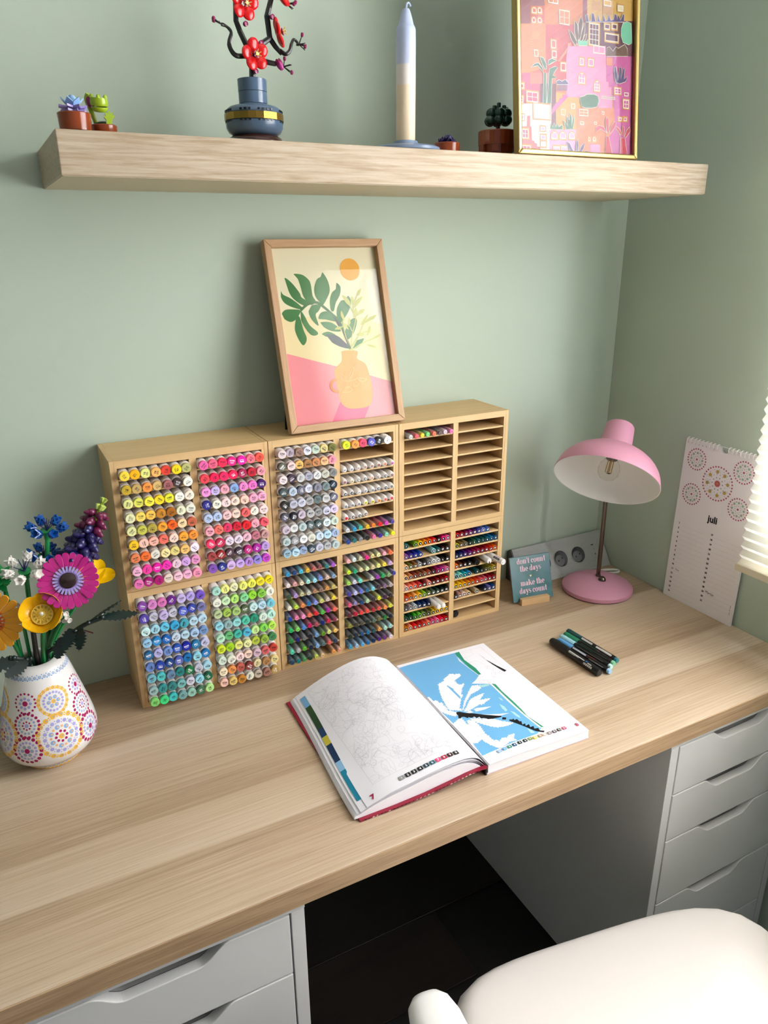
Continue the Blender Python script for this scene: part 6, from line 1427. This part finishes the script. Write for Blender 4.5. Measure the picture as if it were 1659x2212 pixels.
# ------------------------------------------------------------ white swivel chair
LEATH = mat('white_leatherette', 'e3dbd4', .42, spec=.4, bump=.10, bscale=700); SHELL = mat('white_chair_shell', 'eceae6', .3)
CTH = -.170
CHM = T((-.645, -.897, 0)) @ RZ(CTH)
ch = thing('swivel_chair', 'white leatherette swivel chair with armrests drawn up to the desk', 'chair', CHM)
def cushion(w_, d_, h0, h1, n=3.2, crown=.012, edge=.030, nu=56, nr=16):
    """padded seat: superellipse outline, rolled edge, domed top"""
    vs = []; fs = []; rings = []
    prof = [(1-1.0*(k/nr)**1.4, 0) for k in range(nr)]
    def out(a):
        c, s_ = math.cos(a), math.sin(a); q = (abs(c)**n+abs(s_)**n)**(-1/n); return c*q*w_/2, s_*q*d_/2
    levels = []
    for k in range(7): g_ = k/6*PI/2; levels.append((1-edge*2/w_*(1-math.sin(g_)), h0+(h1-h0-edge)*0+edge*0, g_))
    L = [(.90, h0)]
    for k in range(9):
        g_ = -PI/2+PI*k/8; L.append((1-.10*(1-math.cos(g_)), (h0+h1)/2+(h1-h0)/2*math.sin(g_)))
    for k in range(1, 12):
        u = k/11; L.append((.90*(1-u), h1+crown*(1-(1-u)**2)))
    for s_, z in L:
        if s_ < 1e-6: rings.append([len(vs)]); vs.append((0, 0, z)); continue
        row = []
        for k in range(nu):
            x, y = out(2*PI*k/nu); drop = -.030*max(0, (y/(d_/2)-.62)/.38)**2
            row.append(len(vs)); vs.append((x*s_, y*s_, z+drop*(s_**2)))
        rings.append(row)
    for a, b in zip(rings, rings[1:]):
        for k in range(nu):
            k2 = (k+1) % nu
            if len(b) == 1: fs.append((a[k], a[k2], b[0]))
            else: fs.append((a[k], a[k2], b[k2], b[k]))
    fs.append(tuple(rings[0][::-1]))
    return MB().add(vs, fs, 0, True)
obj('seat', cushion(.548, .480, .410, .488, n=3.8), LEATH, ch)
obj('seat_shell', cushion(.500, .440, .390, .417, crown=.0), SHELL, ch)
def sweep_arm(sx):
    P = spline([(sx*.225, -.06, .402), (sx*.312, -.06, .420), (sx*.330, -.06, .510), (sx*.320, -.06, .604)], 6)
    a = obj('arm_support', MB().tube(P, [.017]*len(P), 14), SHELL, ch)
    pad = MB(); vs = []; fs = []; n = 24; Ys = [(-.235, .2), (-.228, .62), (-.205, .90), (-.16, 1), (.0, 1), (.095, 1), (.135, .96), (.158, .80), (.168, .55), (.172, .2)]
    for y, s_ in Ys:
        for k in range(n):
            g_ = 2*PI*k/n; q = (abs(math.cos(g_))**2.6+abs(math.sin(g_))**2.6)**(-1/2.6)
            vs.append((sx*.318+.033*s_*q*math.cos(g_), y-.062, .618+.0185*(s_**.7)*q*math.sin(g_)-.010*max(0, (y-.06)/.11)**2))
    for j in range(len(Ys)-1):
        for k in range(n): k2 = (k+1) % n; fs.append((j*n+k, j*n+k2, (j+1)*n+k2, (j+1)*n+k))
    fs += [tuple(range(n-1, -1, -1)), tuple((len(Ys)-1)*n+k for k in range(n))]
    obj('arm_pad', pad.add(vs, fs, 0, True), SHELL, ch)
sweep_arm(-1); sweep_arm(1)
bk_ = MB(); vs = []; nu, nv = 14, 14
for off in (0, .045):
    for i in range(nu+1):
        for j in range(nv+1):
            u = -1+2*i/nu; v = j/nv; ww = .235*(1-.10*v**2)*(1 if v < .8 else math.sqrt(max(.05, 1-((v-.8)/.2)**2*.6)))
            x = u*ww; y = -.225-off*(1-.8*max(abs(u)**4, abs(2*v-1)**6))-.07*v+.055*u*u; vs.append((x, y, .50+.42*v))
n_ = (nu+1)*(nv+1); fs = []
for b0 in (0, n_):
    for i in range(nu):
        for j in range(nv): a = b0+i*(nv+1)+j; fs.append((a, a+1, a+nv+2, a+nv+1))
rim = [j for j in range(nv+1)]+[i*(nv+1)+nv for i in range(1, nu+1)]+[nu*(nv+1)+j for j in range(nv-1, -1, -1)]+[i*(nv+1) for i in range(nu-1, 0, -1)]
for a, b in zip(rim, rim[1:]+rim[:1]): fs.append((a, b, n_+b, n_+a))
obj('backrest', bk_.add(vs, fs, 0, True), LEATH, ch)
obj('back_bracket', MB().tube(spline([(0, -.16, .402), (0, -.265, .43), (0, -.275, .52), (0, -.285, .60)], 5), .02, 12), SHELL, ch)
obj('gas_lift', MB().lathe([(0, .10), (.026, .10), (.026, .24), (.015, .245), (.015, .392), (0, .392)], 20), STEEL, ch)
for k in range(5):
    a = 2*PI*k/5+.2; P = spline([(0, 0, .105), (.14*math.cos(a), .14*math.sin(a), .095), (.275*math.cos(a), .275*math.sin(a), .062)], 4)
    lg = obj('leg', MB().tube(P, [.024-.0012*i for i in range(len(P))], 10), SHELL, ch)
    x, y = .272*math.cos(a), .272*math.sin(a)
    obj('caster', MB().lathe([(0, -.011), (.020, -.011), (.026, -.006), (.026, .006), (.020, .011), (0, .011)], 18, M=T((x, y, .0265)) @ RZ(a+.6) @ RX(PI/2)), BLACK, lg)
